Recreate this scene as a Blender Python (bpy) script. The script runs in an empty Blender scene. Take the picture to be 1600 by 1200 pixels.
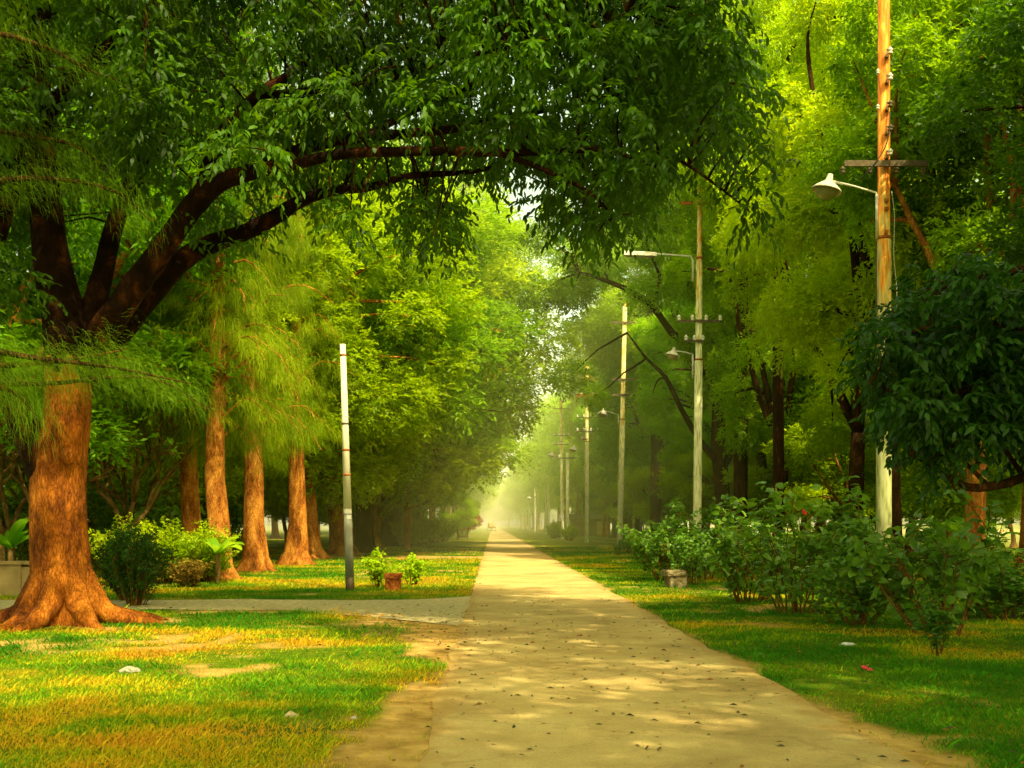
import bpy, bmesh, math, random
import numpy as np
from mathutils import Vector, Matrix

C = bpy.context.scene.collection
F, PX, PY, CH = 1700.0, 770.0, 819.0, 1.6


def P(px, py, Y):
    """photo pixel + depth -> world point (used once, to survey the place)"""
    return Vector(((px - PX) / F * Y, Y, CH + (PY - py) / F * Y))


# ------------------------------------------------------------------ numpy helpers
def vnoise(x, y, seed=0):
    """smooth lattice noise 0..1"""
    xi = np.floor(x).astype(np.int64); yi = np.floor(y).astype(np.int64)
    fx = x - xi; fy = y - yi
    fx = fx * fx * (3 - 2 * fx); fy = fy * fy * (3 - 2 * fy)

    def h(a, b):
        n = (a * 374761393 + b * 668265263 + seed * 974634777) & 0x7fffffff
        n = ((n ^ (n >> 13)) * 1274126177) & 0x7fffffff
        return ((n ^ (n >> 16)) & 0xffff) / 65535.0
    return (h(xi, yi) * (1 - fx) + h(xi + 1, yi) * fx) * (1 - fy) + (h(xi, yi + 1) * (1 - fx) + h(xi + 1, yi + 1) * fx) * fy


def nrm(a):
    return a / np.maximum(np.linalg.norm(a, axis=-1, keepdims=True), 1e-9)


def mesh_np(name, V, T, attrs=None, smooth=False):
    V = np.asarray(V, np.float32).reshape(-1, 3); T = np.asarray(T, np.int32)
    k = T.shape[1]
    me = bpy.data.meshes.new(name)
    me.vertices.add(len(V)); me.vertices.foreach_set('co', V.ravel())
    me.loops.add(T.size); me.loops.foreach_set('vertex_index', T.ravel())
    me.polygons.add(len(T))
    me.polygons.foreach_set('loop_start', np.arange(0, T.size, k, dtype=np.int32))
    me.polygons.foreach_set('loop_total', np.full(len(T), k, np.int32))
    if smooth:
        me.polygons.foreach_set('use_smooth', np.ones(len(T), bool))
    for an, av in (attrs or {}).items():
        a = me.attributes.new(an, 'FLOAT', 'POINT'); a.data.foreach_set('value', np.asarray(av, np.float32))
    me.update(calc_edges=True)
    return me


class Geo:
    """collects vertices / faces and makes one mesh"""
    def __init__(s): s.v = []; s.f = []; s.n = 0

    def add(s, V, F_):
        s.v += [tuple(p) for p in V]; s.f += [tuple(i + s.n for i in f) for f in F_]; s.n += len(V)

    def tube(s, pts, rad, seg=8, cap=True, wob=0.0, rng=None, flute=None):
        pts = [Vector(p) for p in pts]; rings = []
        up = Vector((0, 0, 1)); t0 = (pts[1] - pts[0]).normalized()
        a = t0.cross(Vector((1, 0, 0)) if abs(t0.x) < .8 else Vector((0, 1, 0))).normalized()
        V = []; Fc = []
        for i, p in enumerate(pts):
            t = (pts[min(i + 1, len(pts) - 1)] - pts[max(i - 1, 0)]).normalized()
            a = (a - t * a.dot(t)).normalized(); b = t.cross(a)
            for j in range(seg):
                an = 2 * math.pi * j / seg
                r = rad[i] * (1 + (rng.uniform(-wob, wob) if wob else 0))
                if flute: r *= flute(i, an)
                V.append(p + a * math.cos(an) * r + b * math.sin(an) * r)
            if i:
                o = (i - 1) * seg
                for j in range(seg):
                    k = (j + 1) % seg
                    Fc.append((o + j, o + k, o + seg + k, o + seg + j))
        if cap:
            Fc.append(tuple(range(seg))[::-1]); o = (len(pts) - 1) * seg
            Fc.append(tuple(o + j for j in range(seg)))
        s.add(V, Fc)

    def box(s, lo, hi, M=None):
        x0, y0, z0 = lo; x1, y1, z1 = hi
        V = [Vector(p) for p in ((x0, y0, z0), (x1, y0, z0), (x1, y1, z0), (x0, y1, z0), (x0, y0, z1), (x1, y0, z1), (x1, y1, z1), (x0, y1, z1))]
        if M: V = [M @ p for p in V]
        s.add(V, [(0, 3, 2, 1), (4, 5, 6, 7), (0, 1, 5, 4), (1, 2, 6, 5), (2, 3, 7, 6), (3, 0, 4, 7)])

    def lathe(s, prof, c=(0, 0, 0), seg=20, M=None):
        V = []; Fc = []
        for i, (r, z) in enumerate(prof):
            for j in range(seg):
                a = 2 * math.pi * j / seg
                p = Vector((c[0] + r * math.cos(a), c[1] + r * math.sin(a), c[2] + z))
                V.append(M @ p if M else p)
            if i:
                o = (i - 1) * seg
                for j in range(seg):
                    k = (j + 1) % seg
                    Fc.append((o + j, o + k, o + seg + k, o + seg + j))
        s.add(V, Fc)

    def mesh(s, name, smooth=True):
        me = bpy.data.meshes.new(name); me.from_pydata(s.v, [], s.f)
        me.polygons.foreach_set('use_smooth', np.full(len(me.polygons), smooth)); me.update()
        return me


def obj(name, me, mat=None, parent=None, loc=None):
    if isinstance(me, Geo): me = me.mesh(name)
    o = bpy.data.objects.new(name, me); C.objects.link(o)
    if mat and not me.materials: me.materials.append(mat)
    if parent: o.parent = parent
    if loc is not None: o.location = loc
    return o


def bevel(o, w, seg=2):
    m = o.modifiers.new('bevel', 'BEVEL'); m.width = w; m.segments = seg; m.limit_method = 'ANGLE'
    return o


def tag(o, label, cat, group=None, kind=None):
    o['label'] = label; o['category'] = cat
    if group: o['group'] = group
    if kind: o['kind'] = kind
    return o


def thing(name, label, cat, loc=(0, 0, 0), rz=0, group=None, sc=1):
    o = bpy.data.objects.new(name, None); C.objects.link(o); o.location = loc; o.rotation_euler = (0, 0, rz)
    o.scale = (sc, sc, sc) if isinstance(sc, (int, float)) else sc
    o.empty_display_size = .3
    return tag(o, label, cat, group)


def copy_tree(o, parent=None):
    c = o.copy(); C.objects.link(c)
    if parent: c.parent = parent
    for ch in list(o.children): copy_tree(ch, c)
    return c


# ------------------------------------------------------------------ materials
def newmat(name):
    m = bpy.data.materials.new(name); m.use_nodes = True
    nt = m.node_tree; nt.nodes.clear()
    return m, nt, nt.nodes, nt.links


def N(nodes, typ, **kw):
    n = nodes.new(typ)
    for k, v in kw.items():
        if k in n.inputs.keys() if isinstance(k, str) else False: n.inputs[k].default_value = v
        else: setattr(n, k, v)
    return n


def ramp(nodes, stops):
    r = nodes.new('ShaderNodeValToRGB'); e = r.color_ramp.elements
    while len(e) < len(stops): e.new(.5)
    for i, (p, c) in enumerate(stops):
        e[i].position = p; e[i].color = (*c, 1) if len(c) == 3 else c
    return r


def leaf_mat(name, dark, light, trans, tmix=.35, rough=.45, spec=.4, hue=.03):
    m, nt, n, l = newmat(name)
    at = N(n, 'ShaderNodeAttribute', attribute_name='rnd')
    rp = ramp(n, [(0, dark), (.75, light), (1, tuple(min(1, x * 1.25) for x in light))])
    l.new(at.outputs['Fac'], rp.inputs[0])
    oi = N(n, 'ShaderNodeObjectInfo')
    mr = N(n, 'ShaderNodeMapRange'); l.new(oi.outputs['Random'], mr.inputs[0]); mr.inputs[3].default_value = .5 - hue; mr.inputs[4].default_value = .5 + hue
    mv = N(n, 'ShaderNodeMapRange'); l.new(oi.outputs['Random'], mv.inputs[0]); mv.inputs[3].default_value = 1.2; mv.inputs[4].default_value = .75
    hs = N(n, 'ShaderNodeHueSaturation'); l.new(mr.outputs[0], hs.inputs['Hue']); l.new(mv.outputs[0], hs.inputs['Value']); l.new(rp.outputs[0], hs.inputs['Color'])
    b = N(n, 'ShaderNodeBsdfPrincipled'); b.inputs['Roughness'].default_value = rough; b.inputs['Specular IOR Level'].default_value = spec
    l.new(hs.outputs[0], b.inputs['Base Color'])
    hs2 = N(n, 'ShaderNodeHueSaturation'); l.new(mr.outputs[0], hs2.inputs['Hue']); l.new(mv.outputs[0], hs2.inputs['Value']); hs2.inputs['Color'].default_value = (*trans, 1)
    tr = N(n, 'ShaderNodeBsdfTranslucent'); l.new(hs2.outputs[0], tr.inputs[0])
    mx = N(n, 'ShaderNodeMixShader'); mx.inputs[0].default_value = tmix
    l.new(b.outputs[0], mx.inputs[1]); l.new(tr.outputs[0], mx.inputs[2])
    o = N(n, 'ShaderNodeOutputMaterial'); l.new(mx.outputs[0], o.inputs[0])
    return m


def noise_mat(name, stops, scale=5, detail=6, stretch=(1, 1, 1), rough=.85, bump=.3, bscale=None, spec=.2, coord='Object', dist=.0, extra=None):
    m, nt, n, l = newmat(name)
    tc = N(n, 'ShaderNodeTexCoord'); mp = N(n, 'ShaderNodeMapping'); mp.inputs['Scale'].default_value = stretch
    l.new(tc.outputs[coord], mp.inputs[0])
    ns = N(n, 'ShaderNodeTexNoise'); ns.inputs['Scale'].default_value = scale; ns.inputs['Detail'].default_value = detail; ns.inputs['Roughness'].default_value = .65
    ns.inputs['Distortion'].default_value = dist
    l.new(mp.outputs[0], ns.inputs['Vector'])
    rp = ramp(n, stops); l.new(ns.outputs['Fac'], rp.inputs[0])
    b = N(n, 'ShaderNodeBsdfPrincipled'); b.inputs['Roughness'].default_value = rough; b.inputs['Specular IOR Level'].default_value = spec
    col = rp.outputs[0]
    if extra: col = extra(n, l, tc, col)
    l.new(col, b.inputs['Base Color'])
    if bump:
        nb = N(n, 'ShaderNodeTexNoise'); nb.inputs['Scale'].default_value = bscale or scale * 3; nb.inputs['Detail'].default_value = 8
        l.new(mp.outputs[0], nb.inputs['Vector'])
        bp = N(n, 'ShaderNodeBump'); bp.inputs['Strength'].default_value = bump; bp.inputs['Distance'].default_value = .05
        l.new(nb.outputs['Fac'], bp.inputs['Height']); l.new(bp.outputs[0], b.inputs['Normal'])
    o = N(n, 'ShaderNodeOutputMaterial'); l.new(b.outputs[0], o.inputs[0])
    return m


def plain(name, c, rough=.6, metal=0, spec=.3):
    return noise_mat(name, [(.3, tuple(x * .75 for x in c)), (.7, c)], scale=9, rough=rough, bump=.05, spec=spec)


M = {}
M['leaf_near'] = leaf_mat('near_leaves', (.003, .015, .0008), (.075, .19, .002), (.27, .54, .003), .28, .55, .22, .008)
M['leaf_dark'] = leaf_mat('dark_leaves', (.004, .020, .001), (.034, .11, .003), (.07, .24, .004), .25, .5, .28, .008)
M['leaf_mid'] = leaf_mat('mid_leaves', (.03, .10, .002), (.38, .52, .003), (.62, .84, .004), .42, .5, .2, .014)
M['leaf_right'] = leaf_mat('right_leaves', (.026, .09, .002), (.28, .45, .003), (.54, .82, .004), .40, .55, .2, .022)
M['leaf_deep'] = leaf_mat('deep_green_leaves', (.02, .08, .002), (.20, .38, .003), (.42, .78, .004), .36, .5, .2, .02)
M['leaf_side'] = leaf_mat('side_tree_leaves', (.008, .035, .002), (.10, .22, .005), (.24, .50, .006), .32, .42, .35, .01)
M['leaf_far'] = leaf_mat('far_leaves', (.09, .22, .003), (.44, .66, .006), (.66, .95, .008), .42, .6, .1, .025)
M['leaf_bright'] = leaf_mat('bright_leaves', (.18, .36, .003), (.42, .62, .006), (.7, .9, .01), .42, .5, .2, .01)
M['leaf_red'] = leaf_mat('red_leaves', (.22, .04, .004), (.45, .10, .01), (.5, .14, .01), .35, .6, .2, .01)
M['needle'] = leaf_mat('needles', (.018, .07, .001), (.19, .28, .002), (.27, .44, .003), .36, .7, .1, .012)
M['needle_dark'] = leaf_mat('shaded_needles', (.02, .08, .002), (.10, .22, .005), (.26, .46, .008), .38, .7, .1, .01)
M['hib'] = leaf_mat('hibiscus_leaves', (.03, .10, .010), (.15, .31, .025), (.25, .52, .02), .28, .38, .4, .01)
M['banana'] = leaf_mat('banana_leaves', (.10, .28, .004), (.20, .44, .008), (.40, .75, .02), .45, .4, .4, .02)
M['grass'] = None
def bark_mat(name, stops, scale=2.6, stretch=(1, 1, .4), crack=22, depth=.03, moss=.0):
    m, nt, n, l = newmat(name)
    tc = N(n, 'ShaderNodeTexCoord'); mp = N(n, 'ShaderNodeMapping'); mp.inputs['Scale'].default_value = stretch; l.new(tc.outputs['Object'], mp.inputs[0])
    ns = N(n, 'ShaderNodeTexNoise'); ns.inputs['Scale'].default_value = scale; ns.inputs['Detail'].default_value = 10; ns.inputs['Roughness'].default_value = .72; ns.inputs['Distortion'].default_value = .4
    l.new(mp.outputs[0], ns.inputs['Vector']); rp = ramp(n, stops); l.new(ns.outputs[0], rp.inputs[0])
    m2 = N(n, 'ShaderNodeMapping'); m2.inputs['Scale'].default_value = (1, 1, .28); l.new(tc.outputs['Object'], m2.inputs[0])
    wn = N(n, 'ShaderNodeTexNoise'); wn.inputs['Scale'].default_value = 7; wn.inputs['Detail'].default_value = 4; l.new(m2.outputs[0], wn.inputs['Vector'])
    wm = N(n, 'ShaderNodeVectorMath', operation='MULTIPLY_ADD'); l.new(wn.outputs['Color'], wm.inputs[0]); wm.inputs[1].default_value = (.22, .22, .22); l.new(m2.outputs[0], wm.inputs[2])
    vo = N(n, 'ShaderNodeTexVoronoi'); vo.feature = 'DISTANCE_TO_EDGE'; vo.inputs['Scale'].default_value = crack; l.new(wm.outputs[0], vo.inputs['Vector'])
    cr = ramp(n, [(0, (.30, .26, .22)), (.10, (.85, .82, .8)), (.3, (1.1, 1.1, 1.1))]); l.new(vo.outputs['Distance'], cr.inputs[0])
    fn = N(n, 'ShaderNodeTexNoise'); fn.inputs['Scale'].default_value = 34; fn.inputs['Detail'].default_value = 8; fn.inputs['Roughness'].default_value = .75; l.new(m2.outputs[0], fn.inputs['Vector'])
    fr_ = ramp(n, [(.3, (.55, .5, .45)), (.5, (1, 1, 1)), (.7, (1.35, 1.3, 1.2))]); l.new(fn.outputs[0], fr_.inputs[0])
    a1 = N(n, 'ShaderNodeMix', data_type='RGBA', blend_type='MULTIPLY'); a1.inputs[0].default_value = .75; l.new(rp.outputs[0], a1.inputs[6]); l.new(cr.outputs[0], a1.inputs[7])
    a2 = N(n, 'ShaderNodeMix', data_type='RGBA', blend_type='MULTIPLY'); a2.inputs[0].default_value = .9; l.new(a1.outputs[2], a2.inputs[6]); l.new(fr_.outputs[0], a2.inputs[7])
    b = N(n, 'ShaderNodeBsdfPrincipled'); b.inputs['Roughness'].default_value = .92; b.inputs['Specular IOR Level'].default_value = .08; l.new(a2.outputs[2], b.inputs['Base Color'])
    ad = N(n, 'ShaderNodeMath', operation='MULTIPLY_ADD'); l.new(fn.outputs[0], ad.inputs[0]); ad.inputs[1].default_value = .6; mn = N(n, 'ShaderNodeMath', operation='MINIMUM'); l.new(vo.outputs['Distance'], mn.inputs[0]); mn.inputs[1].default_value = .25
    l.new(mn.outputs[0], ad.inputs[2])
    bp = N(n, 'ShaderNodeBump'); bp.inputs['Strength'].default_value = .9; bp.inputs['Distance'].default_value = depth; l.new(ad.outputs[0], bp.inputs['Height']); l.new(bp.outputs[0], b.inputs['Normal'])
    o = N(n, 'ShaderNodeOutputMaterial'); l.new(b.outputs[0], o.inputs[0]); return m


M['bark_red'] = bark_mat('red_bark', [(.32, (.05, .016, .004)), (.44, (.20, .06, .010)), (.55, (.42, .135, .014)), (.72, (.68, .27, .03))], scale=2.3)
M['bark_dark'] = bark_mat('dark_bark', [(.3, (.014, .010, .003)), (.55, (.06, .030, .008)), (.72, (.24, .09, .018))])
M['bark_mid'] = bark_mat('orange_bark', [(.34, (.07, .028, .006)), (.46, (.34, .12, .018)), (.62, (.68, .31, .05))])
M['bark_grey'] = bark_mat('grey_brown_bark', [(.3, (.06, .036, .010)), (.5, (.20, .10, .022)), (.7, (.42, .21, .04))])
M['bark_pale'] = noise_mat('pale_bark', [(.3, (.07, .045, .012)), (.7, (.24, .15, .04))], scale=5, bump=.4, spec=.1)

# ------------------------------------------------------------------ foliage builders


def leaves_from_sprays(c, d, nleaf, L, ll, lw, rng, droop=.35, hexa=False, hang=.5, crnd=None):
    """c,d: (N,3) spray origins and directions; returns V,T,rnd of N*nleaf leaves"""
    n = len(c); d = nrm(d)
    t = (np.arange(nleaf) + .5) / nleaf
    t = t[None, :] + rng.uniform(-.06, .06, (n, nleaf))
    Lr = L * rng.uniform(.7, 1.25, (n, 1))
    side = nrm(np.cross(d, np.array([0, 0, 1.0]) + rng.normal(0, .25, (n, 3))))
    pos = c[:, None, :] + d[:, None, :] * (t * Lr)[..., None]
    pos[..., 2] -= droop * Lr * t ** 2
    sg = np.where(np.arange(nleaf) % 2 == 0, 1.0, -1.0)[None, :, None]
    ld = d[:, None, :] * .55 + side[:, None, :] * sg * .75 + rng.normal(0, .28, (n, nleaf, 3))
    ld[..., 2] -= hang
    ld = nrm(ld)
    nr = nrm(np.array([0, 0, 1.0]) + rng.normal(0, .45, (n, nleaf, 3)))
    sd = nrm(np.cross(ld, nr)); up = np.cross(sd, ld)
    ln = ll * rng.uniform(.7, 1.25, (n, nleaf, 1)); wd = lw * rng.uniform(.75, 1.2, (n, nleaf, 1)) * .5
    p0 = pos
    if hexa:
        a = pos + ld * ln * .30 - up * wd * .25; b = pos + ld * ln * .66 - up * wd * .3
        tip = pos + ld * ln + up * -.12 * ln
        V = np.stack([p0, a + sd * wd + up * wd * .5, b + sd * wd * .85 + up * wd * .4, tip, b - sd * wd * .85 + up * wd * .4, a - sd * wd + up * wd * .5], 2)
        k = 6; tri = np.array([[0, 1, 5], [1, 2, 4], [1, 4, 5], [2, 3, 4]])
    else:
        mid = pos + ld * ln * .45
        V = np.stack([p0, mid + sd * wd + up * wd * .45, pos + ld * ln, mid - sd * wd + up * wd * .45], 2)
        k = 4; tri = np.array([[0, 1, 2], [0, 2, 3]])
    m = n * nleaf
    V = V.reshape(m * k, 3)
    T = (np.arange(m)[:, None, None] * k + tri[None]).reshape(-1, 3)
    base = crnd[:, None] if crnd is not None else np.full((n, 1), .5)
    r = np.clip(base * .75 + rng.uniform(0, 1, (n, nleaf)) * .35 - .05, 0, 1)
    return V, T, np.repeat(r.ravel(), k)


def cat(parts):
    V = []; T = []; R = []; o = 0
    for v, t, r in parts:
        V.append(v); T.append(t + o); R.append(r); o += len(v)
    return np.concatenate(V), np.concatenate(T), np.concatenate(R)


def rand_dirs(n, rng):
    return nrm(rng.normal(0, 1, (n, 3)))


def blob_sprays(centers, radii, per, rng, squash=.7):
    """sprays on the shells of leafy clumps"""
    cs = []; ds = []; cr = []
    for (c, r, k) in zip(centers, radii, per):
        d = rand_dirs(k, rng); d[:, 2] = d[:, 2] * .8 + .12; d = nrm(d)
        rad = r * rng.uniform(.25, 1.0, (k, 1)) ** .6 * (1 + .25 * np.sin(d[:, :1] * 5 + c[0]) * np.cos(d[:, 1:2] * 4 + c[1]))
        p = np.asarray(c)[None] + d * rad * np.array([1, 1, squash])
        d2 = nrm(d + rng.normal(0, .4, (k, 3)) + np.array([0, 0, -.12]))
        cs.append(p); ds.append(d2)
        cr.append(np.clip(.42 + .34 * d[:, 2] + rng.normal(0, .26) + rng.normal(0, .10, k), 0, 1))  # clump undersides painted darker, standing in for shade inside the crown
    return np.concatenate(cs), np.concatenate(ds), np.concatenate(cr)


def limb_path(a, b, rng, n=6, sag=.12):
    a = np.array(a, float); b = np.array(b, float); L = np.linalg.norm(b - a)
    ts = np.linspace(0, 1, n)
    off = rng.normal(0, sag * L * .35, 3)
    pts = []
    for t in ts:
        p = a + (b - a) * t + off * math.sin(math.pi * t)
        p[2] += sag * L * math.sin(math.pi * t) * .6
        pts.append(p + rng.normal(0, .012 * L, 3) * (0 < t < 1))
    return pts


def flare(rng, n=6, amt=.5):
    ph = rng.uniform(0, 6.28)
    amps = rng.uniform(.6, 1.2, 12)
    def f(i, an):
        k = max(0, 1 - i / 3.0)
        return 1 + amt * k * k * abs(math.sin(an * n / 2 + ph)) ** 3 * amps[int((an + .1) * n / 6.3) % 12] + .05 * math.sin(an * 3 + ph)
    return f


def make_tree(name, seed, H, base, R, tr, nblob, leaves, ll, lw, leafm, barkm, squash=.85, shape='round', leaf_per=6):
    """prototype data of a broadleaf tree: meshes (trunk with limbs, crown)"""
    rng = np.random.default_rng(seed); rr = random.Random(seed)
    g = Geo()
    fork = base * rr.uniform(.75, 1.0) + .8
    lean = rng.normal(0, .25, 2)
    tp = [(0, 0, -.2), (0, 0, .15), (0, 0, .5), (lean[0] * .15, lean[1] * .15, 1.2), (lean[0] * .5, lean[1] * .5, fork * .6), (lean[0], lean[1], fork)]
    g.tube(tp, [tr * 2.1, tr * 1.6, tr * 1.2, tr * 1.02, tr * .95, tr * .85], seg=18, wob=.03, rng=rr, flute=flare(rng))
    top = np.array(tp[-1])
    # main limbs
    mains = []
    nm = rr.randint(4, 6)
    for i in range(nm):
        a = 2 * math.pi * (i + rr.uniform(-.25, .25)) / nm
        el = rr.uniform(.35, .8)
        e = top + np.array([math.cos(a) * R * .55, math.sin(a) * R * .55, (H - fork) * el])
        pts = limb_path(top, e, rng, 7, .10); rad = np.linspace(tr * .62, tr * .22, 7)
        g.tube(pts, rad, seg=9, wob=.05, rng=rr); mains.append(pts)
    e = top + np.array([rng.normal(0, .6), rng.normal(0, .6), (H - fork) * .85])
    pts = limb_path(top, e, rng, 8, .05); g.tube(pts, np.linspace(tr * .7, tr * .1, 8), seg=9, wob=.05, rng=rr); mains.append(pts)
    ends = np.array([p for m in mains for p in m[2:]])
    bc = []; br = []
    tries = 0
    while len(bc) < nblob and tries < 5000:
        tries += 1
        d = rand_dirs(1, rng)[0]; u = rng.uniform(.45, 1) ** .5
        z = (d[2] * u * .5 + .5)
        if shape == 'round': wR = R
        elif shape == 'dome': wR = R * (1.0 - .35 * z)
        else: wR = R * (.75 + .25 * math.sin(math.pi * z))
        c = np.array([d[0] * u * wR, d[1] * u * wR, base + z * (H - base - .6) + .3])
        r = rng.uniform(.7, 1.5) * R / 6.0
        if any(np.linalg.norm(c - b) < .66 * (r + q) for b, q in zip(bc, br)): continue
        bc.append(c); br.append(r)
    bc = np.array(bc); br = np.array(br)
    for c, r in zip(bc, br):
        j = np.argmin(np.linalg.norm(ends - c, axis=1) + np.maximum(0, ends[:, 2] - c[2]) * .7)
        pts = limb_path(ends[j], c, rng, 5, .15)
        g.tube(pts, np.linspace(max(.05, tr * .26), .02, 5), seg=6, cap=False)
    per = (br ** 2 / np.sum(br ** 2) * leaves / leaf_per).astype(int) + 2
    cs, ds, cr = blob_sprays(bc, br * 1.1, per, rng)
    # leaf colour carries crown shade: clump undersides darker
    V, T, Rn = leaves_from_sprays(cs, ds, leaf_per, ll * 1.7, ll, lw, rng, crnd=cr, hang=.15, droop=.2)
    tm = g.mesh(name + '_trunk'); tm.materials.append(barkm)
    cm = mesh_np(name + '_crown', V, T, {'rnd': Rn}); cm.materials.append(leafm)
    return tm, cm


def needle_tassels(pts, dirs, n, L, w, rng, crnd, seg=3, spread=.5, drop=.75, jit=.05):
    """hanging thin strands from points; returns V,T,rnd"""
    m = len(pts) * n
    p = np.repeat(pts, n, 0) + rng.normal(0, jit, (m, 3))
    d = np.repeat(nrm(dirs), n, 0)
    d = nrm(d * .9 + rng.normal(0, spread, (m, 3)))
    LL = L * rng.uniform(.5, 1.2, (m, 1))
    side = nrm(np.cross(d, rng.normal(0, 1, (m, 3)))) * w * .5
    rows = []
    cur = p.copy(); dd = d.copy()
    for s in range(seg + 1):
        ww = side * (1 - .6 * s / seg)
        rows.append(cur - ww); rows.append(cur + ww)
        dd = nrm(dd + np.array([0, 0, -drop])); cur = cur + dd * LL / seg
    V = np.stack(rows, 1).reshape(-1, 3); k = 2 * (seg + 1)
    tri = []
    for s in range(seg):
        a = 2 * s; tri += [[a, a + 1, a + 3], [a, a + 3, a + 2]]
    T = (np.arange(m)[:, None, None] * k + np.array(tri)[None]).reshape(-1, 3)
    r = np.clip(np.repeat(crnd, n) * .7 + rng.uniform(0, .4, m), 0, 1)
    return V, T, np.repeat(r, k)


def interp_path(pts, n):
    pts = np.array([tuple(p) for p in pts], float)
    s = np.r_[0, np.cumsum(np.linalg.norm(np.diff(pts, axis=0), axis=1))]
    u = np.linspace(0, s[-1], n)
    return np.stack([np.interp(u, s, pts[:, i]) for i in range(3)], 1)


def spline(pts, rad, n):
    """Catmull-Rom through pts with radii"""
    pts = [np.array(tuple(p), float) for p in pts]; q = [2 * pts[0] - pts[1]] + pts + [2 * pts[-1] - pts[-2]]
    out = []; ro = []
    for i in range(1, len(q) - 2):
        for j in range(n):
            t = j / n
            p = .5 * ((2 * q[i]) + (q[i + 1] - q[i - 1]) * t + (2 * q[i - 1] - 5 * q[i] + 4 * q[i + 1] - q[i + 2]) * t * t + (3 * q[i] - q[i - 1] - 3 * q[i + 1] + q[i + 2]) * t ** 3)
            out.append(p); ro.append(rad[i - 1] * (1 - t) + rad[i] * t)
    out.append(pts[-1]); ro.append(rad[-1])
    return out, ro


def make_casuarina(name, seed, H, base, R, tr, nbr, strands, leafm, barkm, w=.012):
    rng = np.random.default_rng(seed); rr = random.Random(seed); g = Geo()
    n = 12; zs = np.linspace(0, H, n); wob = np.cumsum(rng.normal(0, .13, (n, 2)), 0); wob[0] = 0
    tp = [(0, 0, -.2), (0, 0, .12), (0, 0, .45)] + [(wob[i][0], wob[i][1], zs[i]) for i in range(1, n)]
    tp[3] = (wob[1][0] * .5, wob[1][1] * .5, zs[1])
    rd = [tr * 1.75, tr * 1.35, tr * 1.15] + [tr * (1 - .85 * (z / H)) for z in zs[1:]]
    g.tube(tp, rd, seg=18, wob=.035, rng=rr, flute=flare(rng, 5, 1.0))
    P_ = []; D_ = []; R_ = []
    for i in range(nbr):
        u = (i + rr.random()) / nbr; z = base + (H - base) * u
        a = rr.uniform(0, 6.283); r = R * (1 - .6 * u) * rr.uniform(.35, 1.15)
        bx = np.interp(z, zs, wob[:, 0]); by = np.interp(z, zs, wob[:, 1])
        e = np.array([math.cos(a) * r, math.sin(a) * r, rr.uniform(-.75, .15) * r])
        pts = [np.array([bx, by, z]) + e * t + np.array([0, 0, .45 * r * math.sin(math.pi * t * .85)]) + rng.normal(0, .05, 3) * t for t in np.linspace(0, 1, 7)]
        g.tube(pts, np.linspace(.05, .008, 7), seg=5, cap=False)
        k = 16; q = interp_path(pts, k)[4:]; q = q[rng.uniform(0, 1, len(q)) < .8]
        if len(q) < 3: continue
        dv = nrm(np.gradient(q, axis=0))
        cr = np.clip(.5 + rng.normal(0, .3) + rng.normal(0, .15, len(q)), 0, 1)
        # side sprays
        for s in (-1, 1, 0):
            sd = nrm(np.cross(dv, [0, 0, 1.])) * s * rr.uniform(.15, .75) + rng.normal(0, .2, dv.shape)
            P_.append(q + sd); D_.append(dv * .7 + sd + np.array([0, 0, .1])); R_.append(cr)
    pts = np.concatenate(P_); dr = np.concatenate(D_); cr = np.concatenate(R_)
    V, T, Rn = needle_tassels(pts, dr, max(1, strands // len(pts)), .40, w, rng, cr, drop=.7, jit=.09, spread=.7)
    tm = g.mesh(name + '_trunk'); tm.materials.append(barkm)
    cm = mesh_np(name + '_crown', V, T, {'rnd': Rn}); cm.materials.append(leafm)
    return tm, cm


def plant(name, meshes, label, cat_, x, y, rz=0, sc=1, group=None, z=0):
    t = thing(name, label, cat_, (x, y, z), rz, group, sc)
    obj('trunk', meshes[0], None, t); obj('crown', meshes[1], None, t)
    return t

# ------------------------------------------------------------------ world, sun, camera, haze
scn = bpy.context.scene
w = bpy.data.worlds.new('World'); scn.world = w; w.use_nodes = True
nt = w.node_tree; nt.nodes.clear()
AZ = math.radians(152)            # compass direction of the sun (clockwise from +Y): right and a little behind the camera
EL = math.radians(52)
sky = nt.nodes.new('ShaderNodeTexSky'); sky.sky_type = 'NISHITA'; sky.sun_disc = False
sky.sun_elevation = EL; sky.sun_rotation = AZ; sky.dust_density = 3.0; sky.air_density = 1.0
tint = nt.nodes.new('ShaderNodeMix'); tint.data_type = 'RGBA'; tint.blend_type = 'MULTIPLY'; tint.inputs[0].default_value = 1
tint.inputs[7].default_value = (3.9, 3.3, 1.5, 1)
bg = nt.nodes.new('ShaderNodeBackground'); bg.inputs[1].default_value = .15
wo = nt.nodes.new('ShaderNodeOutputWorld')
nt.links.new(sky.outputs[0], tint.inputs[6]); nt.links.new(tint.outputs[2], bg.inputs[0]); nt.links.new(bg.outputs[0], wo.inputs[0])
sd = bpy.data.lights.new('sun', 'SUN'); sd.energy = 7.0; sd.angle = math.radians(.6); sd.color = (1, .86, .50)
so = bpy.data.objects.new('sun', sd); C.objects.link(so)
dvec = Vector((math.sin(AZ) * math.cos(EL), math.cos(AZ) * math.cos(EL), math.sin(EL)))
so.rotation_euler = dvec.to_track_quat('Z', 'Y').to_euler(); so.location = dvec * 60

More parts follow.
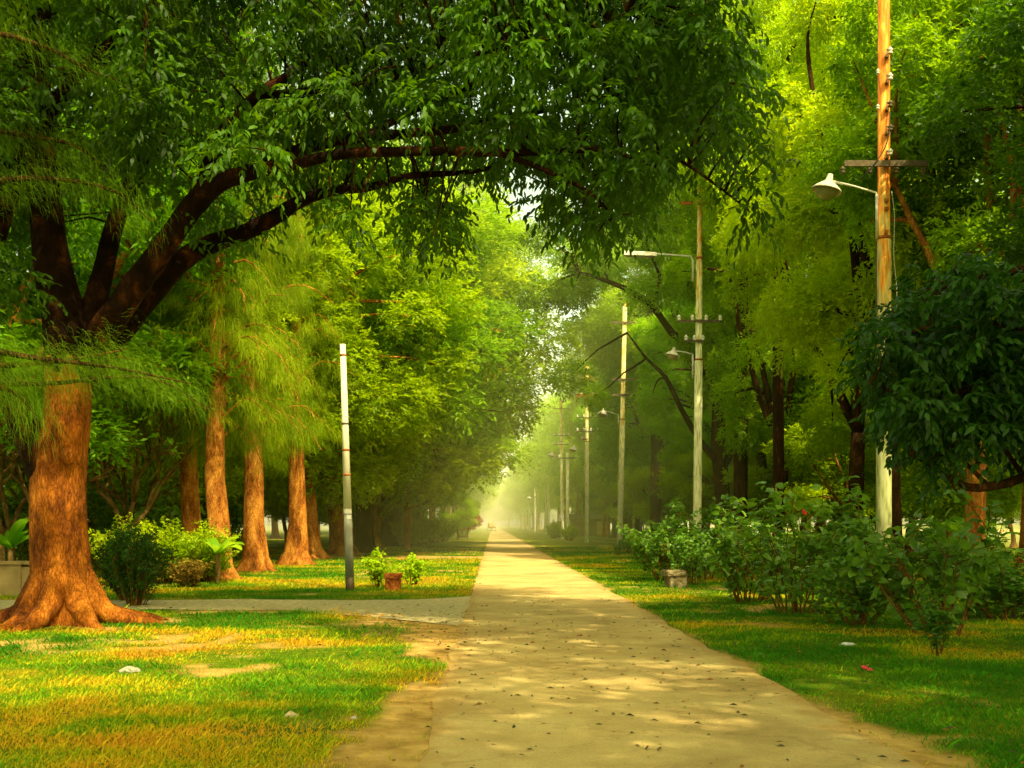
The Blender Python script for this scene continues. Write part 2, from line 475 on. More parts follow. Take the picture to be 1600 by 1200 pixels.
cd = bpy.data.cameras.new('camera'); co = bpy.data.objects.new('camera', cd); C.objects.link(co)
cd.sensor_width = 36; cd.lens = F / 1600 * 36; cd.shift_x = (800 - PX) / 1600; cd.shift_y = (PY - 600) / 1600
cd.clip_end = 3000; cd.clip_start = .05
co.location = (0, 0, CH); co.rotation_euler = (math.radians(90), 0, 0); scn.camera = co
scn.render.engine = 'CYCLES'
scn.view_settings.view_transform = 'Standard'; scn.view_settings.look = 'None'; scn.view_settings.exposure = 0
cy = scn.cycles
cy.max_bounces = 5; cy.diffuse_bounces = 3; cy.glossy_bounces = 2; cy.transmission_bounces = 3; cy.volume_bounces = 1; cy.transparent_max_bounces = 8
cy.use_denoising = True; cy.denoiser = 'OPENIMAGEDENOISE'; cy.caustics_reflective = False; cy.caustics_refractive = False
cy.sample_clamp_indirect = 6; cy.use_adaptive_sampling = True

hm, hn, hnn, hl = newmat('haze')
vs = N(hnn, 'ShaderNodeVolumeScatter'); vs.inputs['Color'].default_value = (.93, 1.0, .42, 1); vs.inputs['Density'].default_value = .0042; vs.inputs['Anisotropy'].default_value = -.40
ho = N(hnn, 'ShaderNodeOutputMaterial'); hl.new(vs.outputs[0], ho.inputs['Volume'])
g = Geo(); g.box((-70, 46, -.5), (70, 520, 27))
hz = obj('haze', g.mesh('haze', False), hm); tag(hz, 'pale yellow-green haze hanging over the far path', 'haze', kind='stuff')

# ------------------------------------------------------------------ ground, path, side tracks
def ground_mat():
    m, nt, n, l = newmat('ground_turf')
    tc = N(n, 'ShaderNodeTexCoord')
    def ns(sc, det=6, ro=.6, st=None):
        x = N(n, 'ShaderNodeTexNoise'); x.inputs['Scale'].default_value = sc; x.inputs['Detail'].default_value = det; x.inputs['Roughness'].default_value = ro
        l.new(tc.outputs['Object'], x.inputs['Vector']); return x
    a = ns(.55, 4); b = ns(7, 8, .7); c = ns(60, 4)
    ra = ramp(n, [(.40, (.05, .16, .003)), (.52, (.14, .22, .004)), (.66, (.45, .28, .012))]); l.new(a.outputs[0], ra.inputs[0])
    rb = ramp(n, [(.3, (.035, .06, .003)), (.5, (.12, .15, .005)), (.72, (.36, .24, .015))]); l.new(b.outputs[0], rb.inputs[0])
    mx = N(n, 'ShaderNodeMix', data_type='RGBA'); mx.inputs[0].default_value = .5
    l.new(ra.outputs[0], mx.inputs[6]); l.new(rb.outputs[0], mx.inputs[7])
    rc = ramp(n, [(.3, (.55, .55, .55)), (.7, (1.2, 1.2, 1.2))]); l.new(c.outputs[0], rc.inputs[0])
    m2 = N(n, 'ShaderNodeMix', data_type='RGBA', blend_type='MULTIPLY'); m2.inputs[0].default_value = 1
    l.new(mx.outputs[2], m2.inputs[6]); l.new(rc.outputs[0], m2.inputs[7])
    dt = ns(2.6, 10, .7); rd = ramp(n, [(.28, (.20, .12, .03)), (.45, (.44, .27, .07)), (.62, (.62, .40, .12)), (.8, (.66, .46, .17))]); l.new(dt.outputs[0], rd.inputs[0])
    da = N(n, 'ShaderNodeAttribute', attribute_name='dirt'); m3 = N(n, 'ShaderNodeMix', data_type='RGBA'); l.new(da.outputs['Fac'], m3.inputs[0])
    l.new(m2.outputs[2], m3.inputs[6]); l.new(rd.outputs[0], m3.inputs[7]); m2 = m3
    bs = N(n, 'ShaderNodeBsdfPrincipled'); bs.inputs['Roughness'].default_value = .95; bs.inputs['Specular IOR Level'].default_value = .05
    l.new(m2.outputs[2], bs.inputs['Base Color'])
    bp = N(n, 'ShaderNodeBump'); bp.inputs['Strength'].default_value = .8; bp.inputs['Distance'].default_value = .05
    l.new(b.outputs[0], bp.inputs['Height']); l.new(bp.outputs[0], bs.inputs['Normal'])
    o = N(n, 'ShaderNodeOutputMaterial'); l.new(bs.outputs[0], o.inputs[0]); return m


def ls(y):
    """left limit of the bare verge beside the path"""
    if y < 17: return XL - .30 - .22 * min(1, max(0, (17 - y) / 6)) - .3 * max(0, (10 - y)) / 4 - .75 * math.exp(-((y - 15.5) / 2.2) ** 2)
    return XL - .12


XL, XR = -.49, 2.80
lsv = np.vectorize(ls)


def bare_mask(X, Y):
    """0 turf .. 1 bare dirt, ragged"""
    nz = (vnoise(X * 1.4, Y * .9, 51) - .5) * .9 + (vnoise(X * 5, Y * 3.5, 52) - .5) * .5
    L = lsv(Y); l_ = np.clip((X - L - .12 + nz * np.where(Y < 19, 1, .5)) / .35, 0, 1) * (X < XL + .3)
    re = XR + .10 + .38 * np.exp(-((Y - 7) / 2.) ** 2)
    r_ = np.clip((re - X + nz * .45) / .25, 0, 1) * (X > 1)
    ct = np.clip((2.1 - np.abs(Y - 52.5) + nz) / .8, 0, 1) * (X > -10) * (X < 0)
    jn = np.clip(1.25 - ((X + .6) / 1.9) ** 2 - ((Y - 17.8) / 2.6) ** 2 + nz, 0, 1) * (X < XL + .2); ct = np.maximum(ct, jn)
    sp = np.clip((vnoise(X * .7 + 9, Y * .7, 61) * .6 + vnoise(X * 2.7, Y * 2.7, 62) * .4 - .70) / .12, 0, 1) * .8
    return np.clip(np.maximum.reduce([l_, r_, ct, sp]), 0, 1)


xs = np.r_[-900, -300, -90, -40, -20, np.arange(-13, 13, .13), 15, 20, 40, 90, 300, 900]
ysg = np.r_[-200, -60, -20, -5, np.arange(3, 32, .13), np.arange(32, 70, .5), np.arange(70, 180, 3.), 200, 260, 400, 700, 1600]
GX, GY = np.meshgrid(xs, ysg); nx_, ny_ = len(xs), len(ysg)
idx = np.arange(nx_ * ny_).reshape(ny_, nx_)
Q = np.stack([idx[:-1, :-1], idx[:-1, 1:], idx[1:, 1:], idx[1:, :-1]], -1).reshape(-1, 4)
GZ = (vnoise(GX * .6, GY * .6, 70) - .5) * .05 * ((GX < XL - .3) | (GX > XR + .3)) * (np.abs(GX) < 14) * ~((GX < 0) & (GY > 18.3) & (GY < 24.5))
gm = mesh_np('ground', np.stack([GX, GY, GZ], -1).reshape(-1, 3), Q, {'dirt': bare_mask(GX.ravel(), GY.ravel())}, smooth=True)
tag(obj('ground', gm, ground_mat()), 'patchy green and ochre turf with bare sandy verges', 'ground', kind='structure')


def strip(name, left, right, ys, z, mat, amp=.12, seed=0, nx=4, across=False):
    """a sheet between two ragged edges"""
    V = []; Fc = []
    for i, y in enumerate(ys):
        a = left(y) + (vnoise(np.array([y * 1.3]), np.array([seed + .5]), seed)[0] - .5) * 2 * amp + (vnoise(np.array([y * 5.]), np.array([seed + 7.5]), seed)[0] - .5) * amp * .6
        b = right(y) + (vnoise(np.array([y * 1.3]), np.array([seed + 3.5]), seed + 9)[0] - .5) * 2 * amp + (vnoise(np.array([y * 5.]), np.array([seed + 9.5]), seed)[0] - .5) * amp * .6
        for j in range(nx + 1):
            x = a + (b - a) * j / nx
            V.append((y, x, z) if across else (x, y, z))
        if i:
            for j in range(nx):
                o = (i - 1) * (nx + 1) + j; f = (o, o + 1, o + nx + 2, o + nx + 1)
                Fc.append(f[::-1] if across else f)
    g = Geo(); g.add(V, Fc)
    return obj(name, g.mesh(name, False), mat)


def path_extra(n, l, tc, col):
    # faint tyre lines, joints and wear
    sx = N(n, 'ShaderNodeSeparateXYZ'); l.new(tc.outputs['Object'], sx.inputs[0])
    # expansion joints every 3.05 m
    md = N(n, 'ShaderNodeMath', operation='PINGPONG'); l.new(sx.outputs[1], md.inputs[0]); md.inputs[1].default_value = 1.52
    nz = N(n, 'ShaderNodeTexNoise'); nz.inputs['Scale'].default_value = 3; l.new(tc.outputs['Object'], nz.inputs['Vector'])
    ad = N(n, 'ShaderNodeMath', operation='MULTIPLY_ADD'); l.new(nz.outputs[0], ad.inputs[0]); ad.inputs[1].default_value = .05; l.new(md.outputs[0], ad.inputs[2])
    rp = ramp(n, [(.0, (.62, .60, .58)), (.026, (.62, .6, .58)), (.042, (1, 1, 1))]); l.new(ad.outputs[0], rp.inputs[0])
    mx = N(n, 'ShaderNodeMix', data_type='RGBA', blend_type='MULTIPLY'); mx.inputs[0].default_value = .55
    l.new(col, mx.inputs[6]); l.new(rp.outputs[0], mx.inputs[7])
    n2 = N(n, 'ShaderNodeTexNoise'); n2.inputs['Scale'].default_value = 90; n2.inputs['Detail'].default_value = 3; l.new(tc.outputs['Object'], n2.inputs['Vector'])
    r2 = ramp(n, [(.3, (.72, .70, .66)), (.5, (1, 1, 1)), (.7, (1.12, 1.1, 1.05))]); l.new(n2.outputs[0], r2.inputs[0])
    m2 = N(n, 'ShaderNodeMix', data_type='RGBA', blend_type='MULTIPLY'); m2.inputs[0].default_value = .8
    l.new(mx.outputs[2], m2.inputs[6]); l.new(r2.outputs[0], m2.inputs[7])
    # dust and dirt drifted in along both edges
    ab = N(n, 'ShaderNodeMath', operation='SUBTRACT'); l.new(sx.outputs[0], ab.inputs[0]); ab.inputs[1].default_value = (XL + XR) / 2
    a2 = N(n, 'ShaderNodeMath', operation='ABSOLUTE'); l.new(ab.outputs[0], a2.inputs[0])
    n3 = N(n, 'ShaderNodeTexNoise'); n3.inputs['Scale'].default_value = 2.2; n3.inputs['Detail'].default_value = 8; n3.inputs['Roughness'].default_value = .7; l.new(tc.outputs['Object'], n3.inputs['Vector'])
    a3 = N(n, 'ShaderNodeMath', operation='MULTIPLY_ADD'); l.new(n3.outputs[0], a3.inputs[0]); a3.inputs[1].default_value = 1.1; l.new(a2.outputs[0], a3.inputs[2])
    m3 = N(n, 'ShaderNodeMapRange'); l.new(a3.outputs[0], m3.inputs[0]); m3.inputs[1].default_value = 1.96; m3.inputs[2].default_value = 2.28; m3.inputs[4].default_value = .8
    m4 = N(n, 'ShaderNodeMix', data_type='RGBA'); l.new(m3.outputs[0], m4.inputs[0]); l.new(m2.outputs[2], m4.inputs[6]); m4.inputs[7].default_value = (.42, .25, .065, 1)
    n5 = N(n, 'ShaderNodeTexNoise'); n5.inputs['Scale'].default_value = .35; n5.inputs['Detail'].default_value = 6; l.new(tc.outputs['Object'], n5.inputs['Vector'])
    r5 = ramp(n, [(.35, (.78, .76, .74)), (.6, (1.08, 1.08, 1.08))]); l.new(n5.outputs[0], r5.inputs[0])
    m5 = N(n, 'ShaderNodeMix', data_type='RGBA', blend_type='MULTIPLY'); m5.inputs[0].default_value = 1; l.new(m4.outputs[2], m5.inputs[6]); l.new(r5.outputs[0], m5.inputs[7])
    wv = N(n, 'ShaderNodeVectorMath', operation='MULTIPLY_ADD'); l.new(n3.outputs['Color'], wv.inputs[0]); wv.inputs[1].default_value = (.9, .9, 0); l.new(tc.outputs['Object'], wv.inputs[2])
    vc = N(n, 'ShaderNodeTexVoronoi'); vc.feature = 'DISTANCE_TO_EDGE'; vc.inputs['Scale'].default_value = .42; l.new(wv.outputs[0], vc.inputs['Vector'])
    r6 = ramp(n, [(0, (.50, .46, .42)), (.004, (.62, .58, .54)), (.009, (1, 1, 1))]); l.new(vc.outputs['Distance'], r6.inputs[0])
    m6 = N(n, 'ShaderNodeMix', data_type='RGBA', blend_type='MULTIPLY'); m6.inputs[0].default_value = .35; l.new(m5.outputs[2], m6.inputs[6]); l.new(r6.outputs[0], m6.inputs[7])
    return m6.outputs[2]


M['path'] = noise_mat('worn_concrete', [(.30, (.42, .30, .11)), (.5, (.55, .405, .15)), (.7, (.66, .52, .21))], scale=.9, detail=9, rough=.9, bump=.35, bscale=45, spec=.15, extra=path_extra)
M['dirt'] = noise_mat('sandy_dirt', [(.28, (.18, .10, .022)), (.45, (.38, .22, .05)), (.62, (.56, .34, .09)), (.8, (.62, .42, .14))], scale=2.2, detail=10, rough=.95, bump=.7, bscale=25, spec=.05)
M['gravel'] = noise_mat('pale_gravel', [(.3, (.30, .24, .11)), (.48, (.56, .46, .22)), (.7, (.76, .66, .36))], scale=9, detail=10, rough=.95, bump=.9, bscale=40, spec=.05)

ys = np.r_[np.arange(-12, 60, .35), np.arange(60, 150, 2.0), np.arange(150, 900, 20.)]
p = strip('path', lambda y: XL, lambda y: XR, ys, .014, M['path'], amp=.07, seed=3, nx=2)
tag(p, 'straight worn concrete path running to the vanishing point', 'path', kind='structure')
# side track to the left, fanning out where it meets the path
ysx = np.arange(-60, -.3, .4)
def fan(x): return max(0, (x + 3.2)) ** 2
s = strip('side_track', lambda x: 20.2 - .85 * max(0, x + 3.9) ** 1.1, lambda x: 22.9 + .35 * max(0, x + 2.2) ** 2, ysx, .008, M['gravel'], amp=.28, seed=11, nx=3, across=True)
tag(s, 'pale gravel side track joining the path from the left', 'track', kind='structure')
# grass: real blades, one object that nobody could count
def make_grass():
    rng = np.random.default_rng(5)
    n = 560000
    Y = 5.6 * np.exp(rng.uniform(0, 1, n) * math.log(75 / 5.6))
    X = rng.uniform(-.52, .56, n) * Y + rng.uniform(-1.2, 1.2, n)
    j = (vnoise(Y * 1.5, X * 1.5, 4) - .5) * .8
    side = (X < -.3) & (Y > 20.2 - .6 * np.maximum(0, X + 3.6)) & (Y < 23.1 + .3 * np.maximum(0, X + 2.2) ** 2 + j * .3)
    bm_ = bare_mask(X, Y)
    onpath = (X > XL - .02 + j * .06) & (X < XR + .02 + j * .06)
    pr = np.clip(1 - bm_ * 1.05, .0, 1) ** 1.5 + .02
    keep = (rng.uniform(0, 1, n) < pr) & ~side & ~onpath
    X, Y = X[keep], Y[keep]; n = len(X); bm_ = bm_[keep]
    sc = (Y / 8.0) ** .55
    tall = .6 + .8 * vnoise(X * 1.3, Y * 1.3, 13)
    h = rng.uniform(.012, .042, n) * tall * sc ** .6
    h *= np.where(rng.uniform(0, 1, n) < .035, 2.1, 1)
    ww = rng.uniform(.0018, .0045, n) * sc ** 1.3
    a = rng.uniform(0, 6.283, n); le_ = rng.uniform(.2, 1.3, n) * h
    b = np.stack([X, Y, np.zeros(n)], 1)
    ax = np.stack([np.cos(a), np.sin(a), np.zeros(n)], 1); px_ = np.stack([-np.sin(a), np.cos(a), np.zeros(n)], 1)
    up = np.array([0, 0, 1.])
    V = np.stack([b - px_ * ww[:, None], b + px_ * ww[:, None], b + ax * (le_ * .4)[:, None] + up * (h * .62)[:, None] + px_ * (ww * .7)[:, None],
                  b + ax * le_[:, None] + up * h[:, None]], 1).reshape(-1, 3)
    T = (np.arange(n)[:, None, None] * 4 + np.array([[0, 1, 2], [0, 2, 3]])[None]).reshape(-1, 3)
    dry = (vnoise(X * .5 + 3, Y * .75, 21) - .5) * .95 + (vnoise(X * 1.9, Y * 2.4, 22) - .5) * .40 + .42 + rng.uniform(0, .30, n) - .1
    # yellower left foreground: dry turf, with sun patches painted in as well
    dry += .19 * np.exp(-((X + 3) / 2.6) ** 2 - ((Y - 11.5) / 4.) ** 2) - .10 * (X > 2.8) * (Y < 30) + .05 * ((Y > 23) & (X < 0))
    edge_k = bm_ * .25
    return V, T, np.repeat(np.clip(dry + edge_k, 0, 1), 4)


def grass_mat():
    m, nt, n, l = newmat('grass_blades')
    at = N(n, 'ShaderNodeAttribute', attribute_name='rnd')
    rp = ramp(n, [(.28, (.04, .19, .003)), (.48, (.12, .34, .004)), (.62, (.38, .46, .006)), (.78, (.72, .50, .012)), (1, (.70, .34, .02))]); l.new(at.outputs['Fac'], rp.inputs[0])
    b = N(n, 'ShaderNodeBsdfPrincipled'); b.inputs['Roughness'].default_value = .7; b.inputs['Specular IOR Level'].default_value = .1
    l.new(rp.outputs[0], b.inputs['Base Color'])
    t = N(n, 'ShaderNodeBsdfTranslucent'); l.new(rp.outputs[0], t.inputs[0])
    mx = N(n, 'ShaderNodeMixShader'); mx.inputs[0].default_value = .35; l.new(b.outputs[0], mx.inputs[1]); l.new(t.outputs[0], mx.inputs[2])
    o = N(n, 'ShaderNodeOutputMaterial'); l.new(mx.outputs[0], o.inputs[0]); return m


V, T, R_ = make_grass()
tag(obj('grass', mesh_np('grass', V, T, {'rnd': R_}), grass_mat()), 'short patchy green and dry yellow grass beside the path, sun patches painted in', 'grass', kind='stuff')

# fallen leaves: uncounted litter
def make_litter():
    rng = np.random.default_rng(8)
    pts = []
    for _ in range(700): # across the path, thickest around the junction
        y = 6 + rng.gamma(3.2, 3.2); x = rng.uniform(-.6, 2.9)
        pts.append((x, y, .016))
    for _ in range(640):
        pts.append((rng.normal(-1.1, .7), rng.normal(15.5, 2.6), .01))
    for _ in range(300):
        y = rng.uniform(7, 30); pts.append((XR + abs(rng.normal(0, .5)), y, .01))
    for _ in range(420):
        y = rng.uniform(6, 22); pts.append((rng.uniform(-.5, .5) * y, y, .03))
    p_ = np.array(pts); n = len(p_)
    a = rng.uniform(0, 6.283, n); L = .022 + .065 * rng.uniform(0, 1, n) ** 1.8; W = L * rng.uniform(.3, .5, n); h = L * rng.uniform(.08, .40, n)
    ax = np.stack([np.cos(a), np.sin(a), np.zeros(n)], 1); sx = np.stack([-np.sin(a), np.cos(a), np.zeros(n)], 1); up = np.array([0, 0, 1.])
    o = p_
    V = np.stack([o - ax * L[:, None] * .5 + up * .003, o + sx * W[:, None] * .5 + up * h[:, None] * rng.uniform(.2, 1, (n, 1)), o + up * h[:, None] * .9, o - sx * W[:, None] * .5 + up * .004,
                  o + ax * L[:, None] * .5 + up * h[:, None] * .2], 1).reshape(-1, 3)
    T = (np.arange(n)[:, None, None] * 5 + np.array([[0, 2, 1], [0, 3, 2], [1, 2, 4], [2, 3, 4]])[None]).reshape(-1, 3)
    return V, T, np.repeat(rng.uniform(0, 1, n), 5)


V, T, R_ = make_litter()
m, nt_, n_, l_ = newmat('dead_leaf'); at = N(n_, 'ShaderNodeAttribute', attribute_name='rnd')
rp = ramp(n_, [(.0, (.03, .035, .008)), (.35, (.07, .06, .01)), (.6, (.12, .14, .015)), (.75, (.20, .08, .012)), (.93, (.35, .07, .01)), (1, (.30, .32, .05))]); l_.new(at.outputs['Fac'], rp.inputs[0])
b = N(n_, 'ShaderNodeBsdfPrincipled'); b.inputs['Roughness'].default_value = .7; l_.new(rp.outputs[0], b.inputs['Base Color'])
o = N(n_, 'ShaderNodeOutputMaterial'); l_.new(b.outputs[0], o.inputs[0])
tag(obj('fallen_leaves', mesh_np('fallen_leaves', V, T, {'rnd': R_}), m), 'dead leaves scattered over the path and verges', 'leaf litter', kind='stuff')

# ------------------------------------------------------------------ tree prototypes
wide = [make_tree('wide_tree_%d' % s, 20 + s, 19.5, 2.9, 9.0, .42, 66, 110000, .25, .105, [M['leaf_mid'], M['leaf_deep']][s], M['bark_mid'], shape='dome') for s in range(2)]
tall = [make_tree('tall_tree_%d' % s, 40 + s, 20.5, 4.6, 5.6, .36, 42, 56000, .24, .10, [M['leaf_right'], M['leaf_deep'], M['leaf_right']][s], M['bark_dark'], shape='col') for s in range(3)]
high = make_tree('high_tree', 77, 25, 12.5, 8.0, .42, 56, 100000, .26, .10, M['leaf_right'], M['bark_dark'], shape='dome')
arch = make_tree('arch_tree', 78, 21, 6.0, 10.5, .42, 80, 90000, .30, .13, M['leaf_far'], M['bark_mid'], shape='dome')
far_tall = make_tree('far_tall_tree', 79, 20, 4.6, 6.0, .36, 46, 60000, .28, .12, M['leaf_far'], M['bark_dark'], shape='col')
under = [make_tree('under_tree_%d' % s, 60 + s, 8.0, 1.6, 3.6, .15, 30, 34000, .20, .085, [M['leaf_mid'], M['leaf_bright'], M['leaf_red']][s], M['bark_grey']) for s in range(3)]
casu = [make_casuarina('casuarina_%d' % s, 80 + s, 17, 4.0, 3.1, .36, 80, 52000, M['needle'], M['bark_mid']) for s in range(2)]

M['bark_limb'] = noise_mat('shaded_limb_bark', [(.35, (.006, .003, .001)), (.52, (.018, .007, .002)), (.64, (.08, .025, .006)), (.76, (.36, .14, .03))], scale=2.6, stretch=(1, 1, .8), bump=.8, bscale=14, spec=.08, dist=.5)  # shade on limbs and upper trunk painted in as near-black bark
# ------------------------------------------------------------------ big foreground tree on the left
rng = np.random.default_rng(3); rr = random.Random(3)


def pxpath(lst, n=4):
    pts = [P(a, b, c) for a, b, c, r in lst]; return spline(pts, [r for *_, r in lst], n)


T0 = P(98, 975, 17.4)
big = thing('forked_tree', 'huge forked red-barked tree with flared roots whose leafy limbs reach over the path', 'tree', (T0.x, T0.y, 0))
gt = Geo()
def fl(i, an):
    k = max(0, 1 - i / 11.0) ** 1.6
    s = abs(math.sin(an * 2.5 + .9)) ** 2.2
    return 1 + k * 1.35 * s + .03 * math.sin(an * 5 + i * .3)
Yt = 17.4
tr = [(98, 990, Yt, .50), (98, 968, Yt, .47), (96, 940, Yt, .455), (95, 900, Yt, .45), (94, 850, Yt, .445), (92, 800, Yt, .43), (92, 750, Yt, .42), (96, 700, Yt, .40), (104, 650, Yt, .36), (106, 600, Yt, .36), (108, 560, Yt, .38), (104, 510, Yt, .36), (90, 450, Yt, .31), (78, 390, Yt, .27), (70, 300, Yt, .25), (62, 200, Yt, .22), (58, 100, Yt, .19), (58, 0, Yt, .17), (50, -160, Yt, .1)]
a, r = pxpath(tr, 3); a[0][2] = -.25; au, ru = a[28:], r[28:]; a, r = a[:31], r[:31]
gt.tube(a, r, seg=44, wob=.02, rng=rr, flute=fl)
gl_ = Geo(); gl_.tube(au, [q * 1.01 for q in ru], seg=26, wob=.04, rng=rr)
limbs = {
 'A': [(88, 770, 17.4, .30), (55, 700, 17.3, .27), (22, 630, 17.1, .21), (-15, 560, 17, .18), (-50, 470, 17, .16), (-10, 380, 17, .15), (18, 290, 17, .14), (42, 190, 17, .13), (62, 90, 17, .11), (75, -40, 17, .08)],
 'D': [(112, 560, 17.4, .26), (138, 500, 17.5, .20), (160, 430, 17.8, .17), (180, 350, 18, .15), (215, 270, 18.3, .13), (262, 190, 18.6, .11), (305, 125, 18.8, .095), (350, 65, 19, .09), (400, 0, 19.2, .07)],
 'E': [(120, 585, 17.4, .28), (160, 520, 17.2, .24), (205, 455, 17.0, .22), (250, 395, 16.8, .19), (300, 325, 16.6, .17), (345, 285, 16.4, .14), (400, 268, 16.2, .11), (450, 258, 16, .085), (540, 240, 15.8, .075), (620, 237, 15.6, .07), (700, 236, 15.4, .065), (780, 239, 15.2, .055), (860, 237, 15, .045), (950, 236, 14.8, .035), (1030, 262, 14.6, .02)],
 'E2': [(300, 325, 16.6, .14), (328, 260, 16.8, .13), (352, 205, 17, .11), (400, 150, 17.2, .09), (455, 115, 17.4, .07), (530, 60, 17.6, .05), (600, 0, 17.8, .03)],
 'F': [(128, 590, 17.4, .27), (175, 530, 17.7, .23), (225, 470, 18, .21), (275, 415, 18.3, .18), (320, 385, 18.4, .16), (375, 366, 18.5, .145), (425, 342, 18.5, .13), (470, 314, 18.5, .11), (520, 298, 18.5, .085), (580, 292, 18.4, .07), (640, 275, 18.3, .055), (740, 268, 18, .04), (800, 250, 18, .02)],
 'G': [(385, 270, 16.3, .11), (430, 248, 16.8, .10), (500, 226, 17.2, .09), (570, 214, 17.4, .085), (640, 208, 17.5, .075), (720, 200, 17.5, .065), (800, 182, 17.3, .055), (900, 162, 17, .045), (1000, 140, 16.8, .035), (1110, 130, 16.5, .02)],
 'H': [(570, 214, 17.4, .07), (640, 175, 18, .06), (720, 140, 18.4, .055), (820, 100, 18.6, .045), (930, 60, 18.8, .035), (1060, 30, 19, .02)],
 'I': [(780, 239, 15.2, .045), (850, 265, 15, .035), (920, 300, 14.8, .028), (960, 340, 14.8, .015)],
 'J': [(1000, 238, 14.7, .03), (1060, 250, 14.6, .025), (1120, 290, 14.6, .018), (1165, 325, 14.6, .01)],
 'K': [(62, 200, 17.4, .13), (110, 130, 16.5, .10), (180, 60, 15.8, .07), (240, -20, 15, .04)],
 'L': [(400, 150, 17.2, .06), (500, 140, 16.2, .05), (620, 120, 15.6, .04), (720, 90, 15.2, .03), (860, 60, 15, .02), (980, 20, 15, .01)],
}
for k, lst in limbs.items():
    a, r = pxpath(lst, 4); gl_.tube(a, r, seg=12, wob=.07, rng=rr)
    limbs[k] = np.array(a)
for k in range(9):
    an = k * .698 + rr.uniform(-.2, .2); L = rr.uniform(.95, 1.5) * (1.25 if abs(math.sin(an)) < .5 else 1); d_ = Vector((math.cos(an), math.sin(an), 0)); n_ = Vector((-math.sin(an), math.cos(an), 0)) * rr.uniform(-.2, .2)
    q, ra = spline([T0 * 1.0 + Vector((0, 0, -T0.z)) + d_ * .22 + Vector((0, 0, .95)), Vector((T0.x, T0.y, .42)) + d_ * .46, Vector((T0.x, T0.y, .14)) + d_ * .74 + n_ * .5, Vector((T0.x, T0.y, .02)) + d_ * L + n_, Vector((T0.x, T0.y, -.12)) + d_ * (L + .5) + n_ * 1.6], [.20, .20, .16, .10, .04], 4)
    gt.tube(q, ra, seg=12, wob=.04, rng=rr)
# burl on the trunk
gt.lathe([(0, -.14), (.08, -.1), (.12, 0), (.09, .09), (0, .13)], c=tuple(P(106, 712, 16.98)), seg=12)
allimb = np.concatenate([v for v in limbs.values()])
by = [(-150, 520), (0, 500), (50, 460), (70, 300), (150, 330), (215, 330), (260, 330), (300, 385), (345, 400), (400, 398), (430, 350), (480, 345), (550, 372), (600, 330), (640, 372), (680, 392), (712, 335), (750, 292), (800, 285), (860, 318), (900, 355), (935, 388), (980, 360), (1000, 330), (1050, 285), (1085, 255), (1120, 270), (1150, 330), (1175, 356), (1198, 300), (1213, 215), (1216, 180), (1190, 95), (1165, 30), (1150, -50), (1145, -200)]
bx_, bz_ = np.array([q[0] for q in by], float), np.array([q[1] for q in by], float)
cen = []; rad = []
tries = 0
limpx = np.array([(PX + v[0] / v[1] * F, PY - (v[2] - CH) / v[1] * F, v[1]) for k_ in ('E', 'F', 'D', 'G', 'E2', 'A', 'K') for v in limbs[k_]])
while len(cen) < 640 and tries < 60000:
    tries += 1
    px_ = rng.uniform(-170, 1210); py_ = rng.uniform(-230, 520)
    yb = np.interp(px_, bx_, bz_)
    Y = rng.uniform(14.2, 20.8); r = rng.uniform(.26, .55)
    if py_ > yb - r * F / Y * .75: continue
    if px_ + r * F / Y * .8 > 1214: continue
    # keep the lower limbs readable and leave gaps
    if Y < 17.5 and 120 < px_ < 430 and py_ > 250 and rng.random() < .9: continue
    if Y < 17.2 and px_ < 140 and rng.random() < .75: continue
    if 140 < px_ < 520 and 180 < py_ < 400 and rng.random() < .35: continue
    dl = np.hypot(limpx[:, 0] - px_, limpx[:, 1] - py_)
    if ((dl < 34) & (limpx[:, 2] > Y - .3)).any() and px_ < 760: continue
    if rng.random() < .25 and py_ < 150 and vnoise(np.array([px_ / 90.]), np.array([py_ / 90.]), 3)[0] > .55: continue
    c = np.array(P(px_, py_, Y))
    if c[2] > 11.2: continue
    if any(np.linalg.norm(c - q) < .36 * (r + s) for q, s in zip(cen, rad)): continue
    cen.append(c); rad.append(r)
# hanging clumps that shape the lower outline
for px_, py_, Y, r in [(545, 350, 15.5, .26), (520, 330, 16, .25), (560, 330, 15, .2), (678, 368, 15, .2), (668, 345, 15.4, .22), (690, 325, 15, .22), (640, 340, 15.6, .25), (610, 315, 16, .25), (932, 365, 14.8, .2), (925, 335, 14.8, .24), (905, 335, 15.2, .22), (960, 345, 15, .22), (880, 310, 15.2, .25), (985, 335, 14.6, .22), (1172, 332, 14.6, .16), (1160, 310, 14.6, .2), (1185, 300, 14.8, .18), (400, 385, 18, .16), (345, 392, 18.3, .16), (1195, 250, 15, .2), (1200, 200, 15.3, .22), (1185, 140, 15.5, .25), (750, 270, 16, .25), (855, 300, 15.6, .25)]:
    cen.append(np.array(P(px_, py_, Y))); rad.append(r)
cen = np.array(cen); rad = np.array(rad)
for c in cen:
    j = np.argmin(np.linalg.norm(allimb - c, axis=1))
    gl_.tube(limb_path(allimb[j], c, rng, 5, .12), np.linspace(.022, .006, 5), seg=4, cap=False)
gl_.v = [(x - T0.x, y - T0.y, z) for x, y, z in gl_.v]
gt.v = [(x - T0.x, y - T0.y, z) for x, y, z in gt.v]
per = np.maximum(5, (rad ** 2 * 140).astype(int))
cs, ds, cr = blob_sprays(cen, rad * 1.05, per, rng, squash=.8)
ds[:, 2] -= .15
cr = np.clip(cr * .55 + 1.7 * (vnoise(cs[:, 0] * 1.1 + cs[:, 1] * .5, cs[:, 2] * 1.5, 77) - .48), 0, 1)  # shaded hollows of the canopy painted into the leaf colour
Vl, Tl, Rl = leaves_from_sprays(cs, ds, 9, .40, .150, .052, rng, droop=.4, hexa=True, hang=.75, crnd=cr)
Vl = Vl - np.array([T0.x, T0.y, 0])
